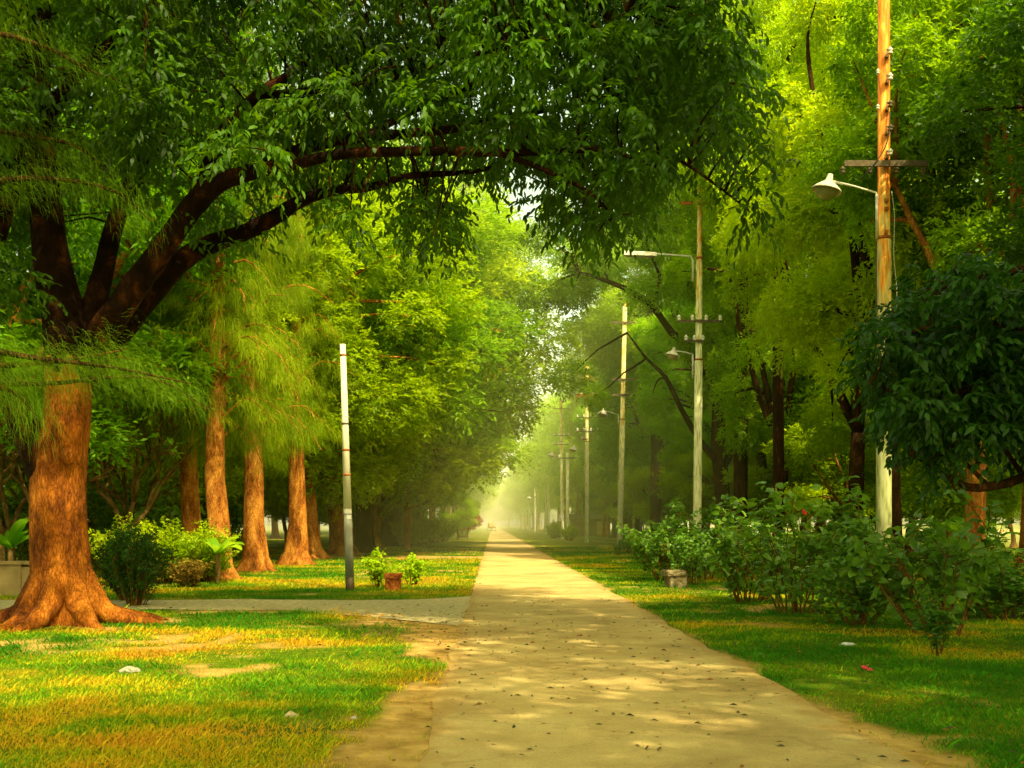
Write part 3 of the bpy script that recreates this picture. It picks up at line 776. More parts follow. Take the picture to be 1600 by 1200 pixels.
obj('trunk', gt, M['bark_red'], big); obj('limbs', gl_, M['bark_limb'], big)
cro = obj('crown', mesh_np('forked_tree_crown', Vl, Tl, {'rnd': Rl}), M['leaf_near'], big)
print('near canopy leaves', len(Tl) // 4, len(cen))

# casuarina standing off to the left; its drooping sprays hang in front of the forked tree
cx = P(-260, 975, 14.2)
ct = thing('casuarina_tree', 'casuarina at the left edge trailing feathery green sprays before the forked trunk', 'tree', (cx.x, cx.y, 0))
g = Geo(); tp = [(cx.x, cx.y, -.2), (cx.x, cx.y, .4), (cx.x + .1, cx.y, 3), (cx.x - .1, cx.y, 8), (cx.x, cx.y + .2, 14)]
g.tube(tp, [.5, .36, .3, .22, .06], seg=16, wob=.04, rng=rr)
brs = [([(-240, 560), (-60, 545), (60, 560), (180, 575), (300, 600)], 13.6, 1.0), ([(-240, 620), (-80, 575), (40, 570), (120, 560), (200, 545)], 14.6, .9), ([(-240, 590), (-100, 600), (-20, 600), (30, 620), (60, 660)], 13.8, .8),
       ([(-240, 330), (-20, 285), (90, 280), (180, 300), (235, 345)], 14.4, .8), ([(-240, 160), (-40, 60), (60, 70), (140, 110), (200, 130)], 14, .9), ([(-240, 60), (0, -60), (140, -40), (230, 0), (300, 40)], 14.5, .9),
       ([(-240, 520), (-60, 590), (60, 600), (230, 590), (330, 640)], 15.2, .8), ([(-200, 300), (-60, 210), (60, 215), (130, 235), (185, 290)], 15, .7),
       ([(-240, 100), (60, -60), (330, -120), (560, -40), (700, 28), (820, 62)], 15.3, 1.1), ([(330, -120), (420, -60), (470, -10), (510, 30)], 15.0, .7)]
Pn = []; Dn = []; Rn_ = []
for lst, Y, s in brs:
    a, r = spline([P(x, y, Y + (i * .12)) for i, (x, y) in enumerate(lst)], list(np.linspace(.06, .008, len(lst))), 5)
    g.tube(a, r, seg=6, cap=False)
    q = interp_path(a, 60); dv = nrm(np.gradient(q, axis=0)); u = np.linspace(0, 1, 60)
    m_ = q[:, 0] > (-130 - PX) / F * Y; q = q[m_]; dv = dv[m_]
    for sd_ in (-.32, -.16, 0, .16, .32):
        off = nrm(np.cross(dv, [0, 0, 1.])) * sd_ + rng.normal(0, .10, q.shape)
        Pn.append(q + off); Dn.append(dv + off * .8 + np.array([0, 0, .15])); Rn_.append(np.clip(.45 + rng.normal(0, .2, len(q)), 0, 1))
pn = np.concatenate(Pn); dn = np.concatenate(Dn); rn = np.concatenate(Rn_)
Vn, Tn, Rn2 = needle_tassels(pn, dn, 8, .26, .0046, rng, rn, seg=4, spread=.55, drop=.55, jit=.13)
o3 = np.array([cx.x, cx.y, 0]); g.v = [(x - cx.x, y - cx.y, z) for x, y, z in g.v]
obj('trunk', g, M['bark_dark'], ct); obj('crown', mesh_np('near_sprays', Vn - o3, Tn, {'rnd': Rn2}), M['needle_dark'], ct)

# ------------------------------------------------------------------ dark glossy tree at the right edge
dt0 = P(1850, 975, 13.5)
dtree = thing('mango_tree', 'dark glossy-leaved tree leaning in from the right edge with a low bare branch', 'tree', (dt0.x, dt0.y, 0))
g = Geo()
g.tube([(dt0.x, dt0.y, -.2), (dt0.x, dt0.y, .3), (dt0.x - .05, dt0.y, 1.4), (dt0.x - .2, dt0.y, 3), (dt0.x - .1, dt0.y, 5)], [.4, .28, .24, .2, .1], seg=14, wob=.03, rng=rr)
DL = []
for lst in ([(1830, 800, 13.5, .14), (1720, 745, 13.3, .10), (1620, 742, 13, .065), (1570, 756, 12.9, .055), (1520, 762, 12.8, .05), (1490, 750, 12.7, .035), (1465, 735, 12.6, .02), (1425, 712, 12.6, .01)],
            [(1545, 760, 12.85, .03), (1505, 720, 12.9, .022), (1470, 690, 13, .015)], [(1600, 745, 12.95, .035), (1570, 700, 13.1, .025), (1555, 650, 13.2, .02)],
            [(1800, 620, 13.5, .12), (1700, 560, 13.2, .09), (1600, 520, 13, .06), (1500, 500, 12.8, .04), (1420, 520, 12.6, .02)],
            [(1800, 500, 13.5, .10), (1700, 420, 13.4, .07), (1600, 420, 13.4, .05), (1500, 440, 13.3, .02)], [(1700, 560, 13.2, .06), (1560, 600, 13, .05), (1450, 620, 12.8, .03), (1360, 600, 12.6, .012)]):
    a, r = pxpath(lst, 4); g.tube(a, r, seg=10, wob=.05, rng=rr); DL.append(np.array(a))
DLa = np.concatenate(DL)
top = [(1338, 560), (1360, 520), (1385, 480), (1420, 460), (1440, 430), (1480, 405), (1530, 400), (1560, 420), (1600, 430), (1900, 330)]
bot = [(1338, 585), (1365, 640), (1390, 670), (1425, 700), (1470, 745), (1500, 700), (1540, 690), (1580, 700), (1600, 735), (1900, 740)]
cen = []; rad = []; tries = 0
while len(cen) < 170 and tries < 30000:
    tries += 1
    px_ = rng.uniform(1330, 1900); Y = rng.uniform(11.8, 15.0); r = rng.uniform(.16, .34); e = r * F / Y * .8
    lo = np.interp(px_, [q[0] for q in top], [q[1] for q in top]); hi = np.interp(px_, [q[0] for q in bot], [q[1] for q in bot])
    py_ = rng.uniform(lo, hi)
    if px_ - e < 1338 or py_ - e < lo or py_ + e > hi + 12: continue
    c = np.array(P(px_, py_, Y))
    if any(np.linalg.norm(c - q) < .42 * (r + s) for q, s in zip(cen, rad)): continue
    cen.append(c); rad.append(r)
for px_, py_, Y, r in [(1350, 585, 12.7, .10), (1372, 560, 12.7, .12), (1380, 620, 12.7, .12), (1350, 540, 12.9, .10), (1375, 520, 12.9, .12), (1462, 738, 12.6, .09), (1445, 715, 12.7, .12), (1418, 690, 12.8, .13), (1490, 420, 13, .13), (1520, 410, 13, .13), (1440, 465, 12.8, .13), (1480, 690, 12.9, .12)]:
    cen.append(np.array(P(px_, py_, Y))); rad.append(r)
cen = np.array(cen); rad = np.array(rad)
for c in cen:
    j = np.argmin(np.linalg.norm(DLa - c, axis=1)); g.tube(limb_path(DLa[j], c, rng, 4, .12), np.linspace(.018, .005, 4), seg=4, cap=False)
per = np.maximum(4, (rad ** 2 * 330).astype(int))
cs, ds, cr = blob_sprays(cen, rad, per, rng, squash=.85); ds[:, 2] -= .1
Vl, Tl, Rl = leaves_from_sprays(cs, ds, 8, .26, .135, .052, rng, droop=.4, hexa=True, hang=.7, crnd=cr)
o3 = np.array([dt0.x, dt0.y, 0]); g.v = [(x - dt0.x, y - dt0.y, z) for x, y, z in g.v]
obj('trunk', g, M['bark_dark'], dtree); obj('crown', mesh_np('mango_crown', Vl - o3, Tl, {'rnd': Rl}), M['leaf_dark'], dtree)

# ------------------------------------------------------------------ tree rows
R1 = 'trees in the row left of the path'
plant('casuarina_tree', casu[0], 'straight bare orange casuarina trunk behind the left hedge, leftmost of three', 'tree', -7.95, 31.6, 0.3, .95, R1)
plant('casuarina_tree', casu[1], 'thicker casuarina with root flare, middle of the three left of the white post', 'tree', -8.0, 36.8, 1.2, 1.05, R1)
plant('casuarina_tree', casu[0], 'casuarina trunk with spreading roots nearest the white post on its left', 'tree', -7.75, 43, 2.6, 1.08, R1)
plant('casuarina_tree', casu[1], 'dark leaning casuarina trunk half hidden behind the leftmost orange trunk', 'tree', -9.6, 34.5, 4.0, .9, R1)
LW = [(-8.4, 50, 'dim broad trunk just left of the foot of the white post'), (-7.9, 57, 'dark trunk directly behind the white post'), (-7.7, 64, 'lit orange trunk just right of the white post'),
      (-8.2, 73, 'shaded buttressed trunk beyond the lit orange one'), (-8.0, 83, 'far trunk with a lit orange foot, left row'), (-8.0, 95, 'spreading tree overhanging the left verge before the bright green one')]
for i, (x, y, lb) in enumerate(LW):
    plant('broadleaf_tree', wide[i % 2], lb, 'tree', x, y, i * 1.7 + .4, [(1, 1, 1), (1.2, 1.2, 1.1), (1.36, 1.36, 1.12), (1.25, 1.25, 1.0), (1.3, 1.3, 1.0), (1.2, 1.2, 1.0)][i], R1)
for i, y in enumerate(range(108, 420, 14)):
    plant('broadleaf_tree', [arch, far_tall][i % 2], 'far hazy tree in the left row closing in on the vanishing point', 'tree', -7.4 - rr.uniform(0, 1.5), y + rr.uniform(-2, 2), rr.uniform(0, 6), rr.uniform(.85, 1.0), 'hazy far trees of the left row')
RR_ = [(13.6, 27.5, 1.0, 'thick reddish trunk at the right edge behind the hibiscus'), (11.4, 25.8, .82, 'slim orange trunk under the low bare branch'), (11.4, 31, .95, 'brown trunk just right of the nearest rusty pole'),
       (12.6, 38, 1.0, 'dark trunk with a short side twig between the two nearest poles'), (12.6, 48, 1.0, 'short dark trunk with an orange foot right of the second pole'), (14.2, 57, 1.05, 'dim trunk in the shade right of the dark forked tree')]
R2 = 'trees in the row right of the poles'
tm2 = tall[0][0].copy(); tm2.materials[0] = M['bark_mid']; tall_sunlit = (tm2, tall[0][1])  # same trunk in orange bark: sunlight on it put into the colour
for i, (x, y, s, lb) in enumerate(RR_):
    plant('broadleaf_tree', tall_sunlit if i < 2 else tall[i % 3], lb, 'tree', x, y, i * 2.1 + 1, (s * .78, s * .78, s), R2)
for i, y in enumerate(range(66, 130, 10)):
    plant('broadleaf_tree', [far_tall, tall[0]][i % 2], 'middle-distance tree of the right row behind the line of poles', 'tree', 14.0 + rr.uniform(-.4, .8), y, rr.uniform(0, 6), rr.uniform(.9, 1.05), 'middle-distance trees of the right row')
for i, y in enumerate(range(134, 430, 15)):
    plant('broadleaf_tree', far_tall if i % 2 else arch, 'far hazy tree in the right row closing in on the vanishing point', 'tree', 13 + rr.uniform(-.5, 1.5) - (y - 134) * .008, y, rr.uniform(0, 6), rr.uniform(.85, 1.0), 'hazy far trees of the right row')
for i, (x, y, s, lb) in enumerate([(11.8, 79, 1.0, 'high-crowned tree arching over the third pole'), (13.5, 110, (.9, .9, 1.0), 'high-crowned tree beyond the fourth pole'), (-8.6, 118, (1.4, 1.4, 1.1), 'high-crowned tree meeting the right row over the far path'), (-7.6, 80, (1.55, 1.55, 1.2), 'tallest high-crowned tree of the left row closing the gap over the path'), (11.6, 51, (.78, .78, 1.1), 'high-crowned tree behind the second pole'), (10.8, 41, (.5, .5, .9), 'slender high-crowned tree right of the second pole')]):
    plant('broadleaf_tree', high, lb, 'tree', x, y, i * 1.9, s, 'high-crowned trees over the path')
for i, (x, y, s) in enumerate([(14.5, 43, .85), (17, 50, 1.0), (15.5, 55, .95), (13.2, 62, .8), (18, 60, 1.1), (15, 70, 1.0), (13.5, 82, .9), (20, 46, 1.0), (21, 55, 1.1), (14, 94, .9)]):
    plant('understory_tree', under[0], 'leafy low tree filling between the trunks right of the poles', 'tree', x, y, i, s, 'low trees behind the right poles')
side_tree = make_tree('side_tree', 91, 15.5, 4.6, 4.3, .3, 44, 62000, .17, .075, M['leaf_side'], M['bark_dark'], shape='col')
plant('broadleaf_tree', side_tree, 'dark large-leaved tree filling the upper right corner', 'tree', 13.0, 20.5, .6, 1.0)
plant('broadleaf_tree', side_tree, 'dark large-leaved tree rising behind the nearest rusty pole', 'tree', 15.0, 27.0, 2.6, 1.12)
# the dark forked tree right of the second pole, its limbs arching left
f0 = P(1131, 850, 58); ft = thing('forked_tree', 'dark forked tree close right of the second pole, limbs arching left behind it', 'tree', (f0.x, f0.y, 0))
g = Geo(); FL = []
for lst in ([(1131, 872, 58, .60), (1131, 855, 58, .48), (1130, 800, 58, .42), (1126, 740, 58, .40), (1122, 680, 58, .38), (1124, 620, 58, .33), (1130, 560, 58, .30), (1128, 510, 58, .26), (1135, 440, 58, .20), (1120, 360, 58, .14), (1130, 290, 58, .08)],
            [(1128, 640, 58, .26), (1105, 590, 58, .22), (1080, 545, 57.6, .20), (1050, 520, 57.3, .19), (1020, 480, 57, .17), (985, 455, 57, .15), (950, 440, 57, .11), (905, 425, 57, .07)],
            [(1128, 730, 58, .22), (1095, 690, 57.5, .16), (1065, 640, 57, .14), (1040, 590, 57, .11), (1010, 560, 57, .07), (980, 520, 57, .04)],
            [(1130, 560, 58, .22), (1150, 500, 58.5, .16), (1185, 430, 59, .12), (1215, 350, 59, .07)], [(1020, 480, 57, .10), (1030, 430, 57, .08), (1010, 380, 57, .06), (1020, 330, 57, .03)],
            [(1126, 740, 58, .2), (1150, 690, 58.4, .16), (1165, 630, 58.6, .12), (1200, 560, 58.8, .06)], [(1128, 510, 58, .16), (1100, 450, 58, .12), (1070, 400, 58, .09), (1060, 340, 58, .04)]):
    a, rd_ = pxpath(lst, 3); g.tube(a, rd_, seg=10, wob=.06, rng=rr); FL.append(np.array(a))
FLa = np.concatenate(FL); rg = np.random.default_rng(44); bc = []; brr = []
for _ in range(4000):
    if len(bc) > 66: break
    px_ = rg.uniform(822, 1270); py_ = rg.uniform(300, 640); r_ = rg.uniform(.6, 1.3)
    if py_ > 300 + 190 + 130 * (px_ > 1140) and rg.random() < .93: continue
    c = np.array(P(px_, py_, rg.uniform(55.5, 61.5)))
    if any(np.linalg.norm(c - q) < .62 * (r_ + w_) for q, w_ in zip(bc, brr)): continue
    bc.append(c); brr.append(r_)
bc = np.array(bc); brr = np.array(brr)
for c in bc:
    j = np.argmin(np.linalg.norm(FLa - c, axis=1)); g.tube(limb_path(FLa[j], c, rg, 5, .12), np.linspace(.07, .02, 5), seg=5, cap=False)
cs, ds, cr = blob_sprays(bc, brr, (brr ** 2 * 190).astype(int), rg)
Vl, Tl, Rl = leaves_from_sprays(cs, ds, 6, .42, .25, .105, rg, crnd=cr, hang=.2, droop=.2)
o3 = np.array([f0.x, f0.y, 0]); g.v = [(x - f0.x, y - f0.y, z) for x, y, z in g.v]
obj('trunk', g, M['bark_dark'], ft); obj('crown', mesh_np('far_forked_crown', Vl - o3, Tl, {'rnd': Rl}), M['leaf_deep'], ft)
plant('broadleaf_tree', high, 'broad high crown reaching over the path above the third pole', 'tree', -7.2, 61, 2.2, (1.42, 1.1, .86), 'high-crowned trees over the path')
for i, (x, y, s) in enumerate([(-14.5, 29, 1.0), (-18, 38, 1.05), (-13, 47, 1.0), (-21, 30, 1.0)]):
    plant('broadleaf_tree', [wide[1], tall[1], wide[0], tall[0]][i], 'leafy tree deep behind the frangipanis at the left', 'tree', x, y, i * 1.3, s, 'trees behind the frangipanis')
# woods behind both rows
for i in range(46):
    sdx = -1 if i % 2 else 1; k = i // 2
    y = 30 + k * 9 + rr.uniform(-2, 2); x = sdx * (19 + rr.uniform(0, 7) + (k % 2) * 7)
    lb = 'tree in the thick of the woods far left of the path' if sdx < 0 else 'tree in the thick of the woods far right of the path'
    plant('broadleaf_tree', (tall + wide)[i % 5], lb, 'tree', x, y, rr.uniform(0, 6), rr.uniform(.8, 1.0), 'woods left of the path' if sdx < 0 else 'woods right of the path')
for i in range(70):
    sdx = -1 if i % 2 else 1; k = i // 2
    y = 38 + (k % 20) * 8 + rr.uniform(-3, 3); x = sdx * (12.5 + rr.uniform(0, 5) + (k // 20) * (8 + k * .3)) + (2.5 if sdx > 0 else 0)
    lb = 'small leafy tree under the woods left of the path' if sdx < 0 else 'small leafy tree under the woods right of the path'
    plant('understory_tree', under[i % 2 if rr.random() < .4 else 0], lb, 'tree', x, y, rr.uniform(0, 6), rr.uniform(.7, 1.15), 'small trees left of the path' if sdx < 0 else 'small trees right of the path')
for i in range(9):
    plant('broadleaf_tree', wide[i % 2], 'dim tree closing off the far end of the path', 'tree', -28 + i * 7, 455 + (i % 3) * 12, i, 1.1, 'trees across the far end')
# bright young trees by the far path
plant('understory_tree', under[1], 'bright yellow-green young tree by the far left verge', 'tree', -3.6, 112, .3, .62)
plant('understory_tree', under[2], 'small red-leaved bush by the far left verge', 'shrub', -2.9, 124, 1.3, .42)
# unseen trees added around the camera to break up the foreground sun
loose = [make_tree('added_shade_tree_%d' % k, 130 + k, 16.5, 9.0, 6.8, .3, 36, 29000, .22, .10, M['leaf_right'], M['bark_dark'], shape='dome') for k in range(2)]
for i, (x, y, k, s) in enumerate([(8.8, 3.5, 0, 1), (4.4, -4.2, 1, .92), (14.5, 8.0, 1, 1.0), (12.0, -5.5, 0, 1), (19, 2, 0, 1), (-1.5, -9, 1, 1), (6.8, 9.5, 1, .9), (-8.2, 11.5, 0, .9), (.6, -1.8, 1, .8)]):
    plant('broadleaf_tree', loose[k], 'unseen tree added outside the picture to throw broken shade on the path', 'tree', x, y, i * 1.3, s, 'added shade trees outside the picture')

# ------------------------------------------------------------------ poles
M['paint'] = None


def pole_mat(name, rust, z0=4.0, z1=9.0):
    """whitewashed steel, rustier toward the top"""
    m, nt, n, l = newmat(name)
    tc = N(n, 'ShaderNodeTexCoord'); sx = N(n, 'ShaderNodeSeparateXYZ'); l.new(tc.outputs['Object'], sx.inputs[0])
    mp = N(n, 'ShaderNodeMapping'); mp.inputs['Scale'].default_value = (6, 6, .9); l.new(tc.outputs['Object'], mp.inputs[0])
    ns = N(n, 'ShaderNodeTexNoise'); ns.inputs['Scale'].default_value = 1.6; ns.inputs['Detail'].default_value = 9; ns.inputs['Roughness'].default_value = .7; l.new(mp.outputs[0], ns.inputs['Vector'])
    hz_ = N(n, 'ShaderNodeMapRange'); l.new(sx.outputs[2], hz_.inputs[0]); hz_.inputs[1].default_value = z0; hz_.inputs[2].default_value = z1; hz_.inputs[3].default_value = -.14; hz_.inputs[4].default_value = rust
    ad = N(n, 'ShaderNodeMath', operation='ADD'); l.new(ns.outputs[0], ad.inputs[0]); l.new(hz_.outputs[0], ad.inputs[1])
    rp = ramp(n, [(.40, (.74, .73, .48)), (.52, (.74, .66, .28)), (.58, (.72, .44, .07)), (.68, (.72, .24, .02)), (.85, (.50, .12, .012))]); l.new(ad.outputs[0], rp.inputs[0])
    n2 = N(n, 'ShaderNodeTexNoise'); n2.inputs['Scale'].default_value = 3; n2.inputs['Detail'].default_value = 8; l.new(mp.outputs[0], n2.inputs['Vector'])
    r2 = ramp(n, [(.36, (.42, .46, .22)), (.47, (.78, .82, .6)), (.56, (1, 1, 1))]); l.new(n2.outputs[0], r2.inputs[0])
    mx = N(n, 'ShaderNodeMix', data_type='RGBA', blend_type='MULTIPLY'); mx.inputs[0].default_value = .8; l.new(rp.outputs[0], mx.inputs[6]); l.new(r2.outputs[0], mx.inputs[7])
    b = N(n, 'ShaderNodeBsdfPrincipled'); b.inputs['Roughness'].default_value = .7; b.inputs['Specular IOR Level'].default_value = .2; l.new(mx.outputs[2], b.inputs['Base Color'])
    bp = N(n, 'ShaderNodeBump'); bp.inputs['Strength'].default_value = .3; bp.inputs['Distance'].default_value = .01; l.new(ns.outputs[0], bp.inputs['Height']); l.new(bp.outputs[0], b.inputs['Normal'])
    o = N(n, 'ShaderNodeOutputMaterial'); l.new(b.outputs[0], o.inputs[0]); return m


M['pole'] = pole_mat('rusty_whitewashed_steel', .22)
for nd in M['pole'].node_tree.nodes:
    if nd.type == 'VALTORGB' and len(nd.color_ramp.elements) == 5: nd.color_ramp.elements[0].color = (.44, .45, .22, 1); nd.color_ramp.elements[1].color = (.55, .50, .20, 1)
M['pole_tall'] = pole_mat('streaky_rusty_steel', .15, 6, 15)
M['pole_white'] = pole_mat('whitewashed_steel', .02)
M['pole_yellow'] = pole_mat('ochre_steel', .08, 3, 14)
M['rust'] = noise_mat('rusty_iron', [(.3, (.12, .035, .008)), (.6, (.42, .13, .02)), (.8, (.55, .25, .05))], scale=14, rough=.85, bump=.3)
M['iron'] = noise_mat('weathered_iron', [(.3, (.05, .04, .02)), (.7, (.16, .12, .06))], scale=12, rough=.7, bump=.2)
M['porc'] = plain('porcelain', (.75, .72, .55), .3, spec=.5)
M['enamel'] = noise_mat('grey_enamel', [(.3, (.36, .34, .24)), (.7, (.68, .66, .50))], scale=11, rough=.5, bump=.1)
M['globe'] = plain('frosted_glass_bowl', (.28, .28, .16), .35, spec=.6)
M['wire'] = plain('black_cable', (.03, .03, .02), .6)
M['tube'] = noise_mat('galvanised_tube', [(.3, (.42, .42, .32)), (.7, (.66, .66, .52))], scale=8, rough=.5, bump=.1)


def insulator(parent, x, y, z, s=1.0, mat=None):
    g = Geo(); g.lathe([(0, -.02), (.035, -.02), (.05, .0), (.035, .02), (.03, .035), (.048, .05), (.048, .07), (.03, .085), (.018, .11), (0, .115)], seg=12)
    g.v = [(x + a * s, y + b_ * s, z + c * s) for a, b_, c in g.v]
    return obj('insulator', g, mat or M['porc'], parent)


def crossarm(parent, z, x0, x1, ins=(), mat=None, dz=.0, size=.04, below=False, yo=-.16, isz=1.3):
    g = Geo(); g.box((x0, yo - size, z - size), (x1, yo + size * .2, z + size)); g.box((x0, yo - size, z + size), (x1, yo - size + .012, z + size * 1.6))
    for x in ins: g.tube([(x, yo, z - .02), (x, yo, z + (.16 if not below else -.14))], [.012, .012], seg=6)
    a = obj('crossarm', g.mesh('crossarm', False), mat or M['iron'], parent)
    for x in ins: insulator(a, x, yo, z + (.06 if not below else -.16), isz)
    return a


def bell_lamp(parent, x_arm, z_arm, reach, rise, sc=1.0):
    """bracket tube up the pole side, sloping arm and enamel bell shade with a bowl"""
    g = Geo(); y = -.05
    e = Vector((x_arm - reach, y, z_arm + rise))
    g.tube([(x_arm, y, z_arm - .95), (x_arm, y, z_arm - .04)], [.032, .032], seg=10)
    g.tube([(x_arm, y, z_arm - .05), (x_arm - .03, y, z_arm), (x_arm - reach * .5, y, z_arm + rise * .55), e], [.022, .02, .02, .026], seg=10)
    arm = obj('lamp_arm', g, M['tube'], parent)
    Rm = Matrix.Translation(e + Vector((-.03, 0, -.02))) @ Matrix.Rotation(math.radians(14), 4, 'Y')
    g = Geo(); s = sc
    g.lathe([(0, .16 * s), (.05 * s, .155 * s), (.065 * s, .10 * s), (.07 * s, .03 * s), (.14 * s, -.03 * s), (.24 * s, -.11 * s), (.30 * s, -.17 * s), (.305 * s, -.20 * s), (.295 * s, -.20 * s), (.22 * s, -.12 * s), (.05 * s, -.03 * s)], seg=28, M=Rm)
    sh = obj('lamp_shade', g, M['enamel'], arm)
    g = Geo(); g.lathe([(.24 * s, -.15 * s), (.23 * s, -.22 * s), (.19 * s, -.29 * s), (.12 * s, -.34 * s), (0, -.36 * s)], seg=24, M=Rm)
    obj('bulb_bowl', g, M['globe'], arm)
    return arm


def pole(label, x, y, H, r0, mat, steps=(), group='utility poles along the right side of the path', lean=0):
    t = thing('utility_pole', label, 'utility pole', (x, y, 0), 0, group)
    g = Geo(); prof = []
    zs = [0] + list(steps) + [H]
    r = r0
    for i in range(len(zs) - 1):
        r1 = r * .94; prof += [(r, zs[i] + (.03 if i else -.3)), (r1, zs[i + 1])]
        r = r1 * .84
    prof.append((0.001, H))
    g.lathe(prof, seg=20)
    g.v = [(a + lean * c / H, b_, c) for a, b_, c in g.v]
    obj('shaft', g, mat, t)
    for z in steps:
        g = Geo(); rz = r0 * .9; g.lathe([(rz * 1.0, z - .04), (rz * 1.06, z - .04), (rz * 1.06, z + .03), (rz * .8, z + .04)], seg=20, c=(lean * z / H, 0, 0)); obj('collar', g, M['rust'], t)
    return t


def zz(py, Y): return CH + (PY - py) / F * Y
def xx(px, Y, X0): return (px - PX) / F * Y - X0


# pole 1 -----------------------------------------------------
Y = 22.3; X0 = (1381 - PX) / F * Y
p1 = pole('nearest pole on the right, tall and rusty orange on top with a bell lamp', X0, Y, 15.2, .155, M['pole'], steps=(zz(372, Y),))
for py_, k in ((88, 1), (128, 1), (170, 0), (207, 0), (245, 1)):
    z = zz(py_, Y); g = Geo(); g.box((-.02, -.22, z - .10), (.03, -.10, z - .07)); g.box((-.02, -.22, z + .035), (.13, -.19, z + .06)); g.box((-.02, -.22, z - .07), (0, -.20, z + .04))
    br = obj('bracket', g.mesh('bracket', False), M['iron'], p1)
    insulator(br, .06, -.20, z - .02, 1.1, M['porc'] if k else M['iron'])
for py_ in (117, 172):
    z = zz(py_, Y); insulator(p1, -.15, -.08, z, .8)
xa = crossarm(p1, zz(261, Y), xx(1315, Y, X0), xx(1444, Y, X0), (), M['iron'], size=.045)
for px_ in (1313, 1355, 1396, 1438):
    insulator(xa, xx(px_, Y, X0), -.16, zz(268, Y) - .07, 1.1, M['iron'])
bell_lamp(p1, xx(1369, Y, X0), zz(302, Y), (1369 - 1296) / F * Y, .24, 1.0)
g = Geo(); g.tube(spline([(.05, -.2, zz(180, Y)), (.02, -.24, zz(215, Y)), (-.12, -.25, zz(245, Y)), (-.42, -.2, zz(275, Y)), (-.5, -.1, zz(282, Y))], [.012] * 5, 5)[0], [.012] * 21, seg=6); obj('cable', g, M['wire'], p1)
g = Geo(); q, _ = spline([(.14, -.05, zz(300, Y)), (.20, -.05, zz(340, Y)), (.185, -.05, zz(400, Y)), (.25, -.05, zz(470, Y)), (.18, -.04, zz(600, Y))], [.006] * 5, 5); g.tube(q, [.007] * len(q), seg=5); obj('cable', g, M['tube'], p1)
g = Geo(); g.tube([(-.17, -.05, zz(378, Y)), (-.175, -.05, zz(520, Y)), (-.16, -.05, zz(700, Y))], [.012] * 3, seg=6); obj('conduit', g, M['wire'], p1)
for py_ in (316, 329, 365):
    g = Geo(); z = zz(py_, Y); g.box((-.03, -.165, z - .035), (.04, -.12, z + .035)); obj('bolt_plate', g.mesh('bolt_plate', False), M['rust'], p1)

# pole 2 -----------------------------------------------------
Y = 42.6; X0 = (1089 - PX) / F * Y
p2 = pole('second pole, with a fluorescent street lamp above a smaller bell lamp', X0, Y, zz(285, Y), .165, M['pole_tall'], steps=(zz(562, Y), zz(403, Y)), lean=.12)
crossarm(p2, zz(320, Y), xx(1063, Y, X0), xx(1127, Y, X0), (), M['rust'], size=.045)
crossarm(p2, zz(503, Y), xx(1058, Y, X0), xx(1126, Y, X0), [xx(v, Y, X0) for v in (1060, 1081, 1102, 1124)], M['iron'], isz=1.7)
crossarm(p2, zz(534, Y), xx(1070, Y, X0), xx(1100, Y, X0), [xx(v, Y, X0) for v in (1071, 1084, 1097)], M['iron'], isz=1.6)
g = Geo(); g.tube([(-.17, -.06, zz(440, Y)), (-.17, -.06, zz(408, Y)), (-.26, -.06, zz(401, Y)), (-.9, -.06, zz(399, Y)), (xx(1024, Y, X0), -.06, zz(397, Y))], [.045, .045, .035, .03, .03], seg=10)
am = obj('lamp_arm', g, M['tube'], p2)
g = Geo(); x0, x1 = xx(974, Y, X0), xx(1026, Y, X0); z = zz(398, Y)
g.add([(x0, -.2, z - .05), (x1, -.2, z - .09), (x1, .08, z - .09), (x0, .08, z - .05), (x0 + .03, -.15, z + .13), (x1 - .03, -.15, z + .07), (x1 - .03, .03, z + .07), (x0 + .03, .03, z + .13)],
      [(0, 3, 2, 1), (4, 5, 6, 7), (0, 1, 5, 4), (1, 2, 6, 5), (2, 3, 7, 6), (3, 0, 4, 7)])
bevel(obj('lamp_housing', g.mesh('lamp_housing', False), M['enamel'], am), .015)
g = Geo(); g.tube([(x0 + .1, -.06, z - .08), (x1 - .1, -.06, z - .11)], [.045, .045], seg=10); obj('lamp_tube', g, M['globe'], am)
bell_lamp(p2, xx(1082, Y, X0), zz(553, Y), .72, .12, .95)

# pole 3 -----------------------------------------------------
Y = 71.6; X0 = (968 - PX) / F * Y
p3 = pole('third pole, grey white, with two plain crossarms high up', X0, Y, zz(475, Y), .19, M['pole_white'], steps=(zz(655, Y),), lean=.36)
for py_, a, b_ in ((505, 955, 1001), (594, 955, 997), (618, 956, 997)):
    crossarm(p3, zz(py_, Y), xx(a, Y, X0), xx(b_, Y, X0), (), M['iron'], size=.05)
bell_lamp(p3, xx(966, Y, X0), zz(648, Y), .95, .25, 1.2)
# pole 4 -----------------------------------------------------
Y = 93.8; X0 = (917 - PX) / F * Y
p4 = pole('fourth pole, yellowish, with a heap of rusty fittings on its second crossarm', X0, Y, zz(573, Y), .18, M['pole_yellow'], steps=(zz(690, Y),))
crossarm(p4, zz(593, Y), xx(902, Y, X0), xx(931, Y, X0), [xx(903, Y, X0)], M['rust'], size=.04, isz=2)
a = crossarm(p4, zz(619, Y), xx(899, Y, X0), xx(935, Y, X0), [xx(v, Y, X0) for v in (899, 909, 927, 934)], M['rust'], size=.11, isz=2.2)
for py_ in (653, 674):
    crossarm(p4, zz(py_, Y), xx(901, Y, X0), xx(934, Y, X0), [xx(v, Y, X0) for v in (902, 912, 923, 933)], M['iron'], size=.03, isz=2)
crossarm(p4, zz(687, Y), xx(908, Y, X0), xx(917, Y, X0), [xx(909, Y, X0)], M['rust'], size=.04, isz=2)
